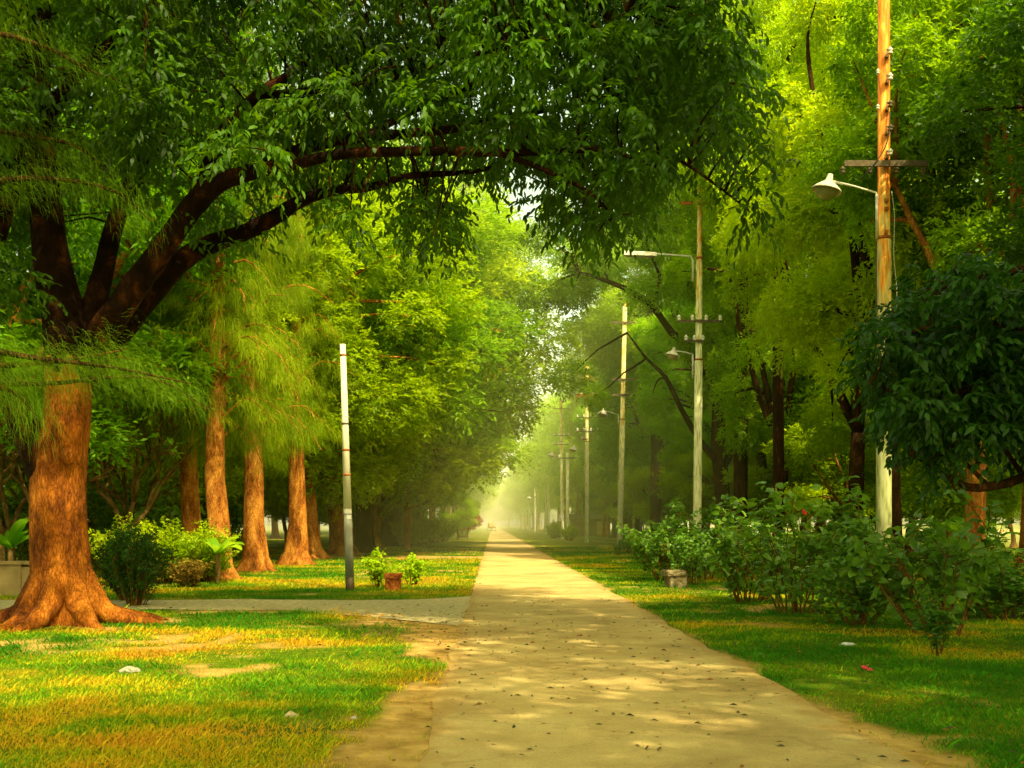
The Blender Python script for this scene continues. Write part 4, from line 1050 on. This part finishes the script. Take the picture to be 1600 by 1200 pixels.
bell_lamp(p4, xx(914, Y, X0), zz(703, Y), .95, .25, 1.2)
# pole 5 -----------------------------------------------------
Y = 113.; X0 = (879 - PX) / F * Y
p5 = pole('fifth pole, slim yellowish, with two rows of small white insulators', X0, Y, zz(624, Y), .18, M['pole_yellow'], steps=(zz(690, Y),), lean=-.2)
for py_, isx in ((639, (864, 887)), (681, (865, 873, 881, 889)), (695, (865, 873, 881, 889))):
    crossarm(p5, zz(py_, Y), xx(864, Y, X0), xx(889, Y, X0), [xx(v, Y, X0) for v in isx], M['iron'], size=.03, isz=2.2)
bell_lamp(p5, xx(877, Y, X0), zz(712, Y), .95, .25, 1.3)
g = Geo(); g.box((-.45, -.35, 1.9), (-.12, -.10, 2.6)); bevel(obj('meter_box', g.mesh('meter_box', False), M['enamel'], p5), .02)
# farther poles ----------------------------------------------
far = [(887, 109, 707, 'thin pole standing close behind the fifth pole', 'pole_yellow'), (857, 160, 657, 'rusty pole beyond the fifth, sixth in the line', 'pole_tall'), (853, 168, 697, 'orange pole almost merged with the sixth', 'pole_tall'),
       (840, 200, 740, 'pale yellow far pole left of the sixth', 'pole_yellow'), (836, 215, 748, 'whitish far pole with a small lamp head', 'pole_white'), (827, 243, 745, 'slim rusty far pole in the haze', 'pole_tall'), (818, 300, 762, 'faint pole in the haze before the last', 'pole_white'), (808, 350, 768, 'last visible pole, whitish in the haze', 'pole_white')]
for px_, Y, tp_, lb, mt in far:
    X0 = (px_ - PX) / F * Y
    t = pole(lb, X0, Y, zz(tp_, Y), .17, M[mt])
    crossarm(t, zz(tp_ + 9, Y), -.9, .9, (-.85, .85), M['iron'], size=.04, isz=2.5)
    if px_ == 836: bell_lamp(t, -.12, zz(tp_ + 30, Y), 1.0, .2, 1.4)

# ------------------------------------------------------------------ short white post left of the path
Y = 26.4; X0 = (547 - PX) / F * Y
lp = thing('street_post', 'short white and grey steel post with a black foot, left of the path', 'post', (X0, Y, 0))
H = zz(538, Y); ln = (535.5 - 547) / F * Y
def seg_tube(z0, z1, r0, r1, name, mat, n=20):
    g = Geo(); g.lathe([(r0 * .9, z0), (r0, z0), (r1, z1), (.001, z1)], seg=n); g.v = [(a + ln * c / H, b_, c) for a, b_, c in g.v]; return obj(name, g, mat, lp)
M['white_paint'] = noise_mat('cream_paint', [(.25, (.42, .38, .20)), (.42, (.70, .68, .46)), (.7, (.80, .79, .58))], scale=5, stretch=(1, 1, .4), rough=.6, bump=.2)
M['grey_paint'] = noise_mat('grey_paint', [(.3, (.16, .17, .13)), (.7, (.30, .31, .23))], scale=5, stretch=(1, 1, .4), rough=.6, bump=.2)
M['black_paint'] = plain('dark_brown_paint', (.06, .038, .015), .6)
zb, zg = zz(902, Y), zz(800, Y)
seg_tube(-.2, zb, .108, .107, 'foot', M['black_paint']); seg_tube(zb, zg, .105, .098, 'grey_section', M['grey_paint']); seg_tube(zg, H, .098, .068, 'shaft', M['white_paint'])
for py_, mt in ((555, 'rust'), (662, 'iron'), (703, 'rust'), (742, 'rust')):
    z = zz(py_, Y); r = .098 - (z - zg) / (H - zg) * .03
    g = Geo(); g.lathe([(r * .98, z - .025), (r * 1.12, z - .02), (r * 1.12, z + .02), (r * .98, z + .025)], seg=20, c=(ln * z / H, 0, 0)); obj('band', g, M[mt], lp)
g = Geo(); z = zz(800, Y); r = .099
for zc, x0, x1, h_ in ((zz(799, Y), -.095, .095, .055), (zz(808, Y), -.01, .09, .05)):
    V = []; n = 9
    for i in range(n):
        x = x0 + (x1 - x0) * i / (n - 1); yy = -math.sqrt(max(0, .106 ** 2 - x * x)) - .002
        V += [(x + ln * zc / H, yy, zc - h_), (x + ln * zc / H, yy, zc + h_)]
    g.add(V, [(2 * i, 2 * i + 2, 2 * i + 3, 2 * i + 1) for i in range(n - 1)])
obj('label', g.mesh('label', False), plain('faded_paper', (.75, .74, .62), .8), lp)

# ------------------------------------------------------------------ shrubs
def shrub(seed, H, R, nst, ll, lw, dens, round_=True):
    """many upright stems with broad leaves set along them"""
    rng = np.random.default_rng(seed); rr = random.Random(seed); g = Geo(); Ps = []; Ds = []; Cr = []
    for i in range(nst):
        a = rr.uniform(0, 6.283); rd = R * rr.random() ** .6; h = H * rr.uniform(.65, 1.0) * (1 - .35 * (rd / R) ** 2)
        b = np.array([math.cos(a) * rd * .25, math.sin(a) * rd * .25, -.05]); e = np.array([math.cos(a) * rd, math.sin(a) * rd, h])
        pts = limb_path(b, e, rng, 7, .08); g.tube(pts, np.linspace(.016, .004, 7), seg=5, cap=False)
        subs = [interp_path(pts, 20)[4:]]
        for k in range(rr.randint(2, 4)):
            s = pts[rr.randint(2, 5)]; d = np.array([rr.uniform(-1, 1), rr.uniform(-1, 1), rr.uniform(.2, 1.1)]) * R * .4
            q = limb_path(s, s + d, rng, 5, .1); g.tube(q, np.linspace(.009, .003, 5), seg=4, cap=False); subs.append(interp_path(q, 12)[2:])
        for q in subs:
            dv = nrm(np.gradient(q, axis=0)); m = int(len(q) * dens)
            idx = rng.integers(0, len(q), m)
            d = nrm(rng.normal(0, 1, (m, 3)) * np.array([1, 1, .35]) + dv[idx] * .4)
            Ps.append(q[idx]); Ds.append(d); Cr.append(np.clip(.35 + .4 * q[idx][:, 2] / H + rng.normal(0, .15, m), 0, 1))
    p_ = np.concatenate(Ps); d = np.concatenate(Ds); cr = np.concatenate(Cr); n = len(p_)
    # heart-shaped leaves, facing mostly up and outwards
    ld = d.copy(); ld[:, 2] -= rng.uniform(.1, .7, n); ld = nrm(ld)
    nr = nrm(np.array([0, 0, 1.]) * .9 + rng.normal(0, .4, (n, 3)) + d * .3); sdv = nrm(np.cross(ld, nr)); up = np.cross(sdv, ld)
    ln = ll * rng.uniform(.55, 1.2, (n, 1)); wd = lw * rng.uniform(.6, 1.15, (n, 1)) * .5; o = p_ + d * .05
    V = np.stack([o, o + sdv * wd * .8 - ld * ln * .05 + up * wd * .2, o + sdv * wd + ld * ln * .35 + up * wd * .35, o + sdv * wd * .6 + ld * ln * .7 + up * wd * .15, o + ld * ln - up * ln * .15,
                  o - sdv * wd * .6 + ld * ln * .7 + up * wd * .15, o - sdv * wd + ld * ln * .35 + up * wd * .35, o - sdv * wd * .8 - ld * ln * .05 + up * wd * .2, o + ld * ln * .4], 1).reshape(-1, 3)
    tri = np.array([[0, 1, 8], [1, 2, 8], [2, 3, 8], [3, 4, 8], [4, 5, 8], [5, 6, 8], [6, 7, 8], [7, 0, 8]])
    T = (np.arange(n)[:, None, None] * 9 + tri[None]).reshape(-1, 3)
    return g.mesh('stems'), mesh_np('leaves', V, T, {'rnd': np.repeat(np.clip(cr * .6 + rng.uniform(0, .4, n), 0, 1), 9)})


def put_shrub(nm, ms, label, x, y, rz, sc, group, lm, catg='shrub', bm=None):
    t = thing(nm, label, catg, (x, y, 0), rz, group, sc)
    if not ms[0].materials: ms[0].materials.append(bm or M['bark_grey'])
    if not ms[1].materials: ms[1].materials.append(lm)
    obj('stem', ms[0], None, t); obj('foliage', ms[1], None, t); return t


GH = 'hibiscus shrubs right of the path'
hb = [shrub(1, 1.85, 1.15, 18, .15, .13, 1.35), shrub(2, 2.3, 1.05, 16, .145, .125, 1.25), shrub(3, 1.6, 1.1, 16, .135, .115, 1.5), shrub(4, 2.5, .6, 8, .155, .135, 1.7)]
h1 = put_shrub('hibiscus_shrub', hb[0], 'nearest large hibiscus bush, under the slim orange trunk', 6.45, 15.6, .2, 1.12, GH, M['hib'])
put_shrub('hibiscus_shrub', hb[2], 'low hibiscus bush filling the gap at the foot of the nearest pole', 5.75, 17.2, 2.2, (1.0, 1.0, .72), GH, M['hib'])
h2 = put_shrub('hibiscus_shrub', hb[3], 'tall thin hibiscus just left of the nearest pole', 6.15, 18.2, 1.0, (1.1, 1.1, 1.08), GH, M['hib'])
h3 = put_shrub('hibiscus_shrub', hb[1], 'broad hibiscus bush with one red flower left of the tall thin one', 5.45, 19.6, .5, (1.25, 1.2, 1.1), GH, M['hib'])
put_shrub('hibiscus_shrub', hb[0], 'rounded hibiscus bush nearest the path, behind the stone block', 5.2, 22.3, 3.2, (1.1, 1.1, 1.15), GH, M['hib'])
put_shrub('hibiscus_shrub', hb[3], 'small sapling hibiscus standing alone before the big bush', 5.42, 13.2, 1.2, (.5, .5, .36), GH, M['hib'])
h4 = put_shrub('hibiscus_shrub', hb[1], 'hibiscus bush at the right edge bearing a red flower', 9.2, 19.8, 4.0, (1.1, 1.1, .62), GH, M['hib'])
put_shrub('hibiscus_shrub', hb[0], 'low dark bush between the slim orange trunk and the right edge', 8.6, 18.2, 5.0, (1.1, 1.1, .58), GH, M['hib'])
put_shrub('hibiscus_shrub', hb[1], 'leafy bush at the foot of the second pole', 6.1, 31.5, 2.0, (1.4, 1.3, 1.15), GH, M['hib'])
put_shrub('hibiscus_shrub', hb[0], 'leafy bush left of the foot of the second pole', 5.0, 30.5, 1.0, (1.1, 1.1, 1.15), GH, M['hib'])
put_shrub('hibiscus_shrub', hb[2], 'pale bush just right of the stone block', 5.35, 28.8, 4.0, (.75, .75, .9), GH, M['hib'])
for i, (x, y, s) in enumerate([(7.6, 45, .7), (6.9, 52, .5), (7.4, 60, .55), (8.6, 66, .6), (6.6, 57, .35), (9.2, 50, .7), (9.6, 41, .8), (8.8, 35, .8), (10.5, 37, .9), (9.8, 30, .8)]):
    put_shrub('verge_shrub', hb[i % 3], 'low leafy bush in the growth behind the right verge', x, y, i, s, 'low bushes behind the right verge', M['hib'])

for i in range(16):
    x = -(11.5 + (i % 8) * 2.0 + rr.uniform(-.5, .5)); y = 38 + (i // 8) * 7 + rr.uniform(-2, 2)
    put_shrub('verge_shrub', hb[i % 3], 'bush in the dim undergrowth of the left woods', x, y, i, rr.uniform(1.2, 1.9), 'undergrowth of the left woods', M['hib'])
for i in range(12):
    x = 13 + i * 1.9 + rr.uniform(-.5, .5); y = 42 + (i % 3) * 5 + rr.uniform(-2, 2)
    put_shrub('verge_shrub', hb[i % 3], 'bush in the undergrowth of the right woods', x, y, i, rr.uniform(1.0, 1.5), 'undergrowth of the right woods', M['hib'])

M['petal_red'] = plain('red_petals', (.75, .015, .01), .5); M['petal_pink'] = plain('pink_petals', (.85, .06, .10), .5)


def flower(name, parent, loc, s, mat):
    g = Geo(); rr_ = random.Random(int(s * 1000))
    for i in range(5):
        a = i * 1.2566; V = []
        for u, wv, h in ((0, .1, 0), (.5, .42, .12), (.85, .38, .3), (1.0, .15, .34)):
            for sg in (-1, 1):
                V.append((s * (u * math.cos(a) - sg * wv * math.sin(a)), s * (u * math.sin(a) + sg * wv * math.cos(a)), s * (h + rr_.uniform(-.06, .06))))
        g.add(V, [(2 * k, 2 * k + 1, 2 * k + 3, 2 * k + 2) for k in range(3)])
    g.tube([(0, 0, 0), (0, 0, s * .9)], [s * .06, s * .04], seg=5)
    o = obj(name, g, mat, parent); o.location = loc; o.rotation_euler = (math.radians(60), .3, .2); return o


def flower_at(par, px_, py_, Y, s):
    w_ = P(px_, py_, Y); m = Matrix.LocRotScale(par.location, par.rotation_euler, par.scale).inverted()
    flower('flower', par, m @ w_, s, M['petal_red'])


flower_at(h3, 1255, 801, 18.7, .06); flower_at(h4, 1592, 873, 18.9, .075)
ff = flower('fallen_flower', None, P(1353, 1051, 11.75) + Vector((0, 0, .03)), .075, M['petal_pink']); ff.rotation_euler = (.3, .2, .4)
tag(ff, 'pink flower fallen on the right verge', 'flower')

# hedges on the left
hd = [shrub(21, 1.65, .85, 60, .075, .05, 3.0), shrub(22, 1.6, 1.0, 60, .085, .055, 2.8)]
for k in (0, 1): hd[k][0].materials.append(M['bark_grey']); hd[k][1].materials.append([M['leaf_dark'], M['leaf_mid']][k])
def hedge(ms, label, x, y, sc, rz, group='hedge bushes left of the path'):
    t = thing('hedge_shrub', label, 'shrub', (x, y, 0), rz, group, sc); obj('stem', ms[0], None, t); obj('foliage', ms[1], None, t); return t
hedge(hd[0], 'dark almost black bush standing against the forked tree', -7.05, 19.2 + 2.2, (.75, .8, 1.0), 0)
hedge(hd[0], 'dark bush close behind the nearly black one', -7.6, 22.8, (.8, .8, .98), 2)
hedge(hd[1], 'sunlit green hedge bush second from the forked tree', -8.8, 29.3, (1.2, 1.2, 1.05), 1)
hedge(hd[1], 'sunlit green hedge bush beside the banana leaf', -7.95, 30.0, (1.05, 1.0, 1.02), 3)
hedge(hd[1], 'green hedge bush nearest the forked tree behind the dark one', -9.6, 28.6, (1.1, 1.1, 1.1), 4)
for i, (x, y, s) in enumerate([(-5.4, 84, 1.5), (-5.0, 92, 1.5), (-4.6, 100, 1.4), (-6.0, 76, 1.3), (-3.6, 128, 1.6), (7.5, 105, 1.0), (6.8, 122, 1.1), (8.0, 132, 1.4)]):
    hedge(hd[1], 'clipped mound of green foliage beside the far path', x, y, s, i, 'far green mounds beside the path')
br_ = [shrub(11, 1.0, .7, 20, .07, .05, 2.6)]
M['brown_leaf'] = leaf_mat('dry_leaves', (.14, .07, .01), (.34, .22, .03), (.45, .30, .04), .3, .7, .1, .02)
put_shrub('dry_shrub', br_[0], 'dry brownish scrub at the foot of the green hedge', -7.75, 27.9, 1, (1.2, .9, .75), None, M['brown_leaf'])
# bright bush beside the post
bb = [shrub(12, .95, .5, 10, .09, .08, 1.6)]
put_shrub('young_bush', bb[0], 'small bright yellow-green bush behind the brick stub', -2.85, 27.6, 1, (1.05, 1, 1.05), None, M['leaf_bright'])
put_shrub('young_bush', bb[0], 'second small bush just right of the bright one', -2.1, 28.4, 3, (.9, .9, .9), None, M['leaf_mid'])

# banana plants
def banana(n, H, seed):
    rr = random.Random(seed); gs = Geo(); gl = Geo()
    gs.tube([(0, 0, -.1), (.02, 0, H * .25), (0, .02, H * .5)], [.09, .075, .05], seg=10)
    for i in range(n):
        a = i * 2.4 + rr.uniform(-.3, .3); L = H * rr.uniform(.5, .8); el = rr.uniform(.5, 1.3)
        d = Vector((math.cos(a) * math.cos(el), math.sin(a) * math.cos(el), math.sin(el))); sd_ = Vector((-math.sin(a), math.cos(a), 0))
        b = Vector((0, 0, H * .42)); V = []; m = 10
        for k in range(m + 1):
            t = k / m; c = b + d * L * t + Vector((0, 0, -.45 * L * t * t)); w_ = L * .15 * math.sin(math.pi * min(1, t * .93 + .07)) ** .6
            for s in (-1, 0, 1): V.append(c + sd_ * s * w_ + Vector((0, 0, abs(s) * w_ * .35 + rr.uniform(-.01, .01))))
        gl.add(V, [f for k in range(m) for f in ((3 * k, 3 * k + 1, 3 * k + 4, 3 * k + 3), (3 * k + 1, 3 * k + 2, 3 * k + 5, 3 * k + 4))])
    return gs, gl
for i, (x, y, H, lb) in enumerate([(-7.35, 29.0, 1.9, 'young banana plant leaning on the leftmost casuarina trunk'), (-12.2, 27.5, 2.3, 'banana plant by the low wall at the left edge'), (-11.9, 24.9, 1.5, 'small banana plant over the low wall'), (14.0, 32, 2.4, 'banana plant in the clearing behind the slim orange trunk'), (15.5, 31, 2.2, 'yellowing banana plant near the right edge clearing')]):
    gs, gl = banana(7, H, 50 + i); t = thing('banana_plant', lb, 'banana plant', (x, y, 0), i * 1.1, 'banana plants')
    obj('stem', gs, M['bark_pale'], t); obj('leaves', gl, M['banana'], t)

# frangipani: stubby forking bare branches
def frangipani(seed, H):
    rr = random.Random(seed); g = Geo(); tips = []
    def grow(p, d, r, L, k):
        e = p + d * L; mid = p + d * L * .5 + Vector((rr.uniform(-1, 1), rr.uniform(-1, 1), rr.uniform(-.5, .5))) * L * .08
        g.tube([p, mid, e], [r, r * .86, r * .75], seg=7)
        if k == 0: tips.append((e, d)); return
        for _ in range(rr.choice((2, 2, 3))):
            nd = (d + Vector((rr.uniform(-1, 1), rr.uniform(-1, 1), rr.uniform(-.35, .75))) * .85).normalized()
            grow(e, nd, r * .74, L * rr.uniform(.7, .92), k - 1)
    grow(Vector((0, 0, -.1)), Vector((.05, 0, 1)), H * .024, H * .25, 6)
    Pn = []; Dn = []
    for e, d in tips:
        if rr.random() < .35:
            for _ in range(5): Pn.append(e); Dn.append(np.array(d) + np.array([rr.uniform(-1, 1), rr.uniform(-1, 1), rr.uniform(-.1, .8)]))
    rng = np.random.default_rng(seed); p_ = np.array([tuple(v) for v in Pn]); d_ = np.array(Dn)
    V, T, R = leaves_from_sprays(p_, d_, 1, .05, .28, .085, rng, hexa=True, hang=.1)
    return g.mesh('frangipani'), mesh_np('frangipani_leaves', V, T, {'rnd': R})
fr = [frangipani(5, 5.2), frangipani(6, 4.8), frangipani(9, 5)]
for i, (x, y, s, rz, lb) in enumerate([(-11.2, 33, 1.0, .2, 'bare forking frangipani between the forked tree and the casuarinas'), (-12.6, 36, .95, 2, 'bare frangipani deeper in the shade behind the dark bush'), (-13.6, 30, 1.05, 1.2, 'bare twisted frangipani at the left edge beside the forked trunk'), (-15, 34, 1.0, 4, 'pale bare frangipani furthest left')]):
    t = thing('frangipani_tree', lb, 'tree', (x, y, 0), rz, 'bare frangipani trees', s); m0, m1 = fr[i % 3]
    if not m0.materials: m0.materials.append(M['bark_pale']); m1.materials.append(M['banana'])
    obj('trunk', m0, None, t); obj('leaves', m1, None, t)

# thin lit sapling trunk on the left, Y 70
t = thing('sapling', 'thin straight sapling trunk lit orange on its right side', 'tree', (-5.45, 69, 0))
g = Geo(); g.tube([(0, 0, -.1), (.02, 0, .1), (0, 0, 1.6), (.05, 0, 3.6), (.3, 0, 6)], [.28, .22, .19, .16, .08], seg=12, wob=.03, rng=rr)
g.tube([(.03, 0, 2.7), (.8, 0, 2.75), (1.8, .2, 3.3), (2.6, .4, 4.4)], [.08, .07, .05, .02], seg=8); obj('trunk', g, M['bark_mid'], t)

# ------------------------------------------------------------------ small built things
M['conc'] = noise_mat('mossy_concrete', [(.3, (.08, .07, .03)), (.55, (.24, .20, .10)), (.75, (.42, .36, .20))], scale=4, rough=.95, bump=.8, bscale=20)
M['brick'] = noise_mat('orange_brick', [(.35, (.20, .05, .012)), (.6, (.58, .17, .03)), (.8, (.65, .45, .22))], scale=5, rough=.95, bump=.8, bscale=20)
M['plaster'] = noise_mat('beige_plaster', [(.3, (.20, .14, .05)), (.7, (.42, .30, .12))], scale=1.5, rough=.9, bump=.3, bscale=25)


def rough_block(lo, hi, seed, cuts=4, amp=.015):
    bm = bmesh.new(); bmesh.ops.create_cube(bm, size=1)
    bmesh.ops.bevel(bm, geom=bm.edges[:], offset=.06, segments=2, affect='EDGES'); bmesh.ops.subdivide_edges(bm, edges=bm.edges[:], cuts=cuts, use_grid_fill=True)
    rr_ = random.Random(seed)
    for v in bm.verts:
        v.co = Vector([lo[i] + (hi[i] - lo[i]) * (v.co[i] + .5) for i in range(3)]) + Vector((rr_.uniform(-1, 1), rr_.uniform(-1, 1), rr_.uniform(-1, 1))) * amp
    me = bpy.data.meshes.new('block'); bm.to_mesh(me); bm.free(); return me
t = thing('stone_block', 'low mossy stone block beside the bushes on the right verge', 'block', (4.60, 27.5, 0), .15)
obj('base', rough_block((-.20, -.22, -.05), (.26, .25, .30), 1), M['conc'], t); obj('cap_slab', rough_block((-.29, -.26, .30), (.24, .28, .43), 2), M['conc'], t)
t = thing('brick_stub', 'stub of orange brick with a pale top beside the white post', 'brick stub', (-2.4, 26.2, 0), -.1)
obj('bricks', rough_block((-.16, -.16, -.05), (.17, .16, .30), 3), M['brick'], t); obj('mortar_cap', rough_block((-.19, -.18, .30), (.20, .18, .41), 4), M['brick'], t)
t = thing('low_wall', 'low beige wall behind the forked tree at the left edge', 'wall', (-13, 24.2, 0))
bevel(obj('wall_face', rough_block((-6, -.12, -.1), (3.1, .12, .70), 5, 3, .006), M['plaster'], t), .01); obj('coping', rough_block((-6.05, -.16, .70), (3.14, .16, .78), 6, 3, .005), M['plaster'], t)
# pale rubble mounds / litter
for lb, nm, c_, px_, py_, Y, w_, h_, mt in [('crumpled white plastic bag on the left grass', 'plastic_bag', 'bag', 203, 1052, 11.75, .11, .045, (.34, .33, .24)), ('small pale stone in the grass left of the path', 'stone', 'stone', 455, 1122, 8.98, .055, .035, (.50, .40, .20)),
                                           ('scrap of white paper on the right grass', 'paper_scrap', 'litter', 1323, 1009, 14.3, .09, .03, (.8, .8, .75)), ('tiny white scrap at the edge of the left grass', 'paper_scrap', 'litter', 553, 1127, 8.9, .022, .018, (.5, .5, .5))]:
    bm = bmesh.new(); bmesh.ops.create_icosphere(bm, subdivisions=3, radius=1); rr_ = random.Random(px_)
    for v in bm.verts:
        k = 1 + .22 * math.sin(v.co.x * 5 + px_) * math.cos(v.co.y * 4) + rr_.uniform(-.12, .12); v.co = Vector((v.co.x * w_ * k, v.co.y * w_ * .7 * k, max(0, v.co.z) * h_ * k * 1.2))
    me = bpy.data.meshes.new(nm); bm.to_mesh(me); bm.free(); q = P(px_, py_, Y); o = obj(nm, me, plain(nm, mt, .8), None, (q.x, q.y, .01)); tag(o, lb, c_)

# small hut behind the far poles
t = thing('hut', 'small hut with a glowing yellow panel behind the far poles', 'hut', (13.2, 146, 0))
g = Geo(); g.box((-3.0, -1.5, 0), (2.4, 1.5, 2.3)); obj('wall', g.mesh('w', False), M['plaster'], t)
g = Geo(); g.add([(-3.4, -1.9, 2.3), (2.8, -1.9, 2.3), (2.8, 1.9, 2.3), (-3.4, 1.9, 2.3), (-3.2, 0, 3.0), (2.6, 0, 3.0)], [(0, 1, 5, 4), (2, 3, 4, 5), (1, 2, 5), (3, 0, 4), (0, 3, 2, 1)]); obj('roof', g.mesh('r', False), M['iron'], t)
g = Geo(); g.box((.6, -1.56, .2), (2.2, -1.503, 2.0)); obj('door', g.mesh('d', False), plain('yellow_door', (.85, .55, .10), .7), t)

# cart on the far path: flat bed on bicycle wheels loaded with orange goods, seen from behind
Y = 205; x0 = (768 - PX) / F * Y
t = thing('cargo_tricycle', 'tiny cargo tricycle heaped with orange goods on the far path', 'cargo tricycle', (x0, Y, 0), 0, None, (.85, 1, 1))
def wheel(x, y, r, par):
    g = Geo(); q = [(x, y + r * math.cos(a), r + r * math.sin(a)) for a in np.linspace(0, 2 * math.pi, 25)]
    g.tube(q, [.04] * 25, seg=6, cap=False); w_ = obj('wheel', g, M['wire'], par); g = Geo()
    for a in np.linspace(0, math.pi, 7)[:-1]: g.tube([(x, y + r * math.cos(a), r + r * math.sin(a)), (x, y - r * math.cos(a), r - r * math.sin(a))], [.012, .012], seg=4)
    obj('spokes', g, M['tube'], w_)
wheel(-.95, 0, .42, t); wheel(.95, 0, .42, t); wheel(0, 2.0, .40, t)
g = Geo(); g.box((-1.05, -.9, .86), (1.05, 1.0, .96)); g.box((-.9, -.04, .38), (.9, .04, .46)); g.tube([(0, .8, .9), (0, 1.5, .7), (0, 2.0, .4)], [.03] * 3, seg=6); obj('bed', g.mesh('bed', False), M['bark_grey'], t)
rr_ = random.Random(4)
for i in range(7):
    c = (rr_.uniform(-.65, .65), rr_.uniform(-.5, .5), 1.25 + (.4 if i > 4 else 0)); g = Geo(); g.lathe([(0, -.33), (.2, -.3), (.33, -.1), (.33, .12), (.2, .3), (0, .34)], seg=12, c=c); obj('sack', g, M['load'] if 'load' in M else M.setdefault('load', plain('orange_sacking', (.75, .42, .12), .8)), t)
# rider
rp_ = thing('person', 'tiny rider in a pale shirt on the far cargo tricycle', 'person', (x0, Y + 1.35, 0))
bm = bmesh.new(); vs_ = [(0, 0, .95), (0, .05, 1.2), (0, .1, 1.5), (0, .12, 1.62), (0, .13, 1.75), (.2, .1, 1.48), (.27, .3, 1.25), (.24, .55, 1.15), (-.2, .1, 1.48), (-.27, .3, 1.25), (-.24, .55, 1.15), (.12, .3, .85), (.13, .35, .45), (-.12, .3, .85), (-.13, .35, .5)]
ed = [(0, 1), (1, 2), (2, 3), (3, 4), (2, 5), (5, 6), (6, 7), (2, 8), (8, 9), (9, 10), (0, 11), (11, 12), (0, 13), (13, 14)]
me = bpy.data.meshes.new('body'); me.from_pydata(vs_, ed, []); bm.free(); bo = obj('body', me, plain('pale_shirt', (.7, .62, .4), .8), rp_)
sm = bo.modifiers.new('skin', 'SKIN')
for v, r in zip(me.skin_vertices[0].data, [.14, .15, .15, .05, .10, .06, .045, .035, .06, .045, .035, .085, .05, .085, .05]): v.radius = (r, r)
me.skin_vertices[0].data[0].use_root = True
bo.modifiers.new('sub', 'SUBSURF').levels = 1
print('done build', len(bpy.data.objects))
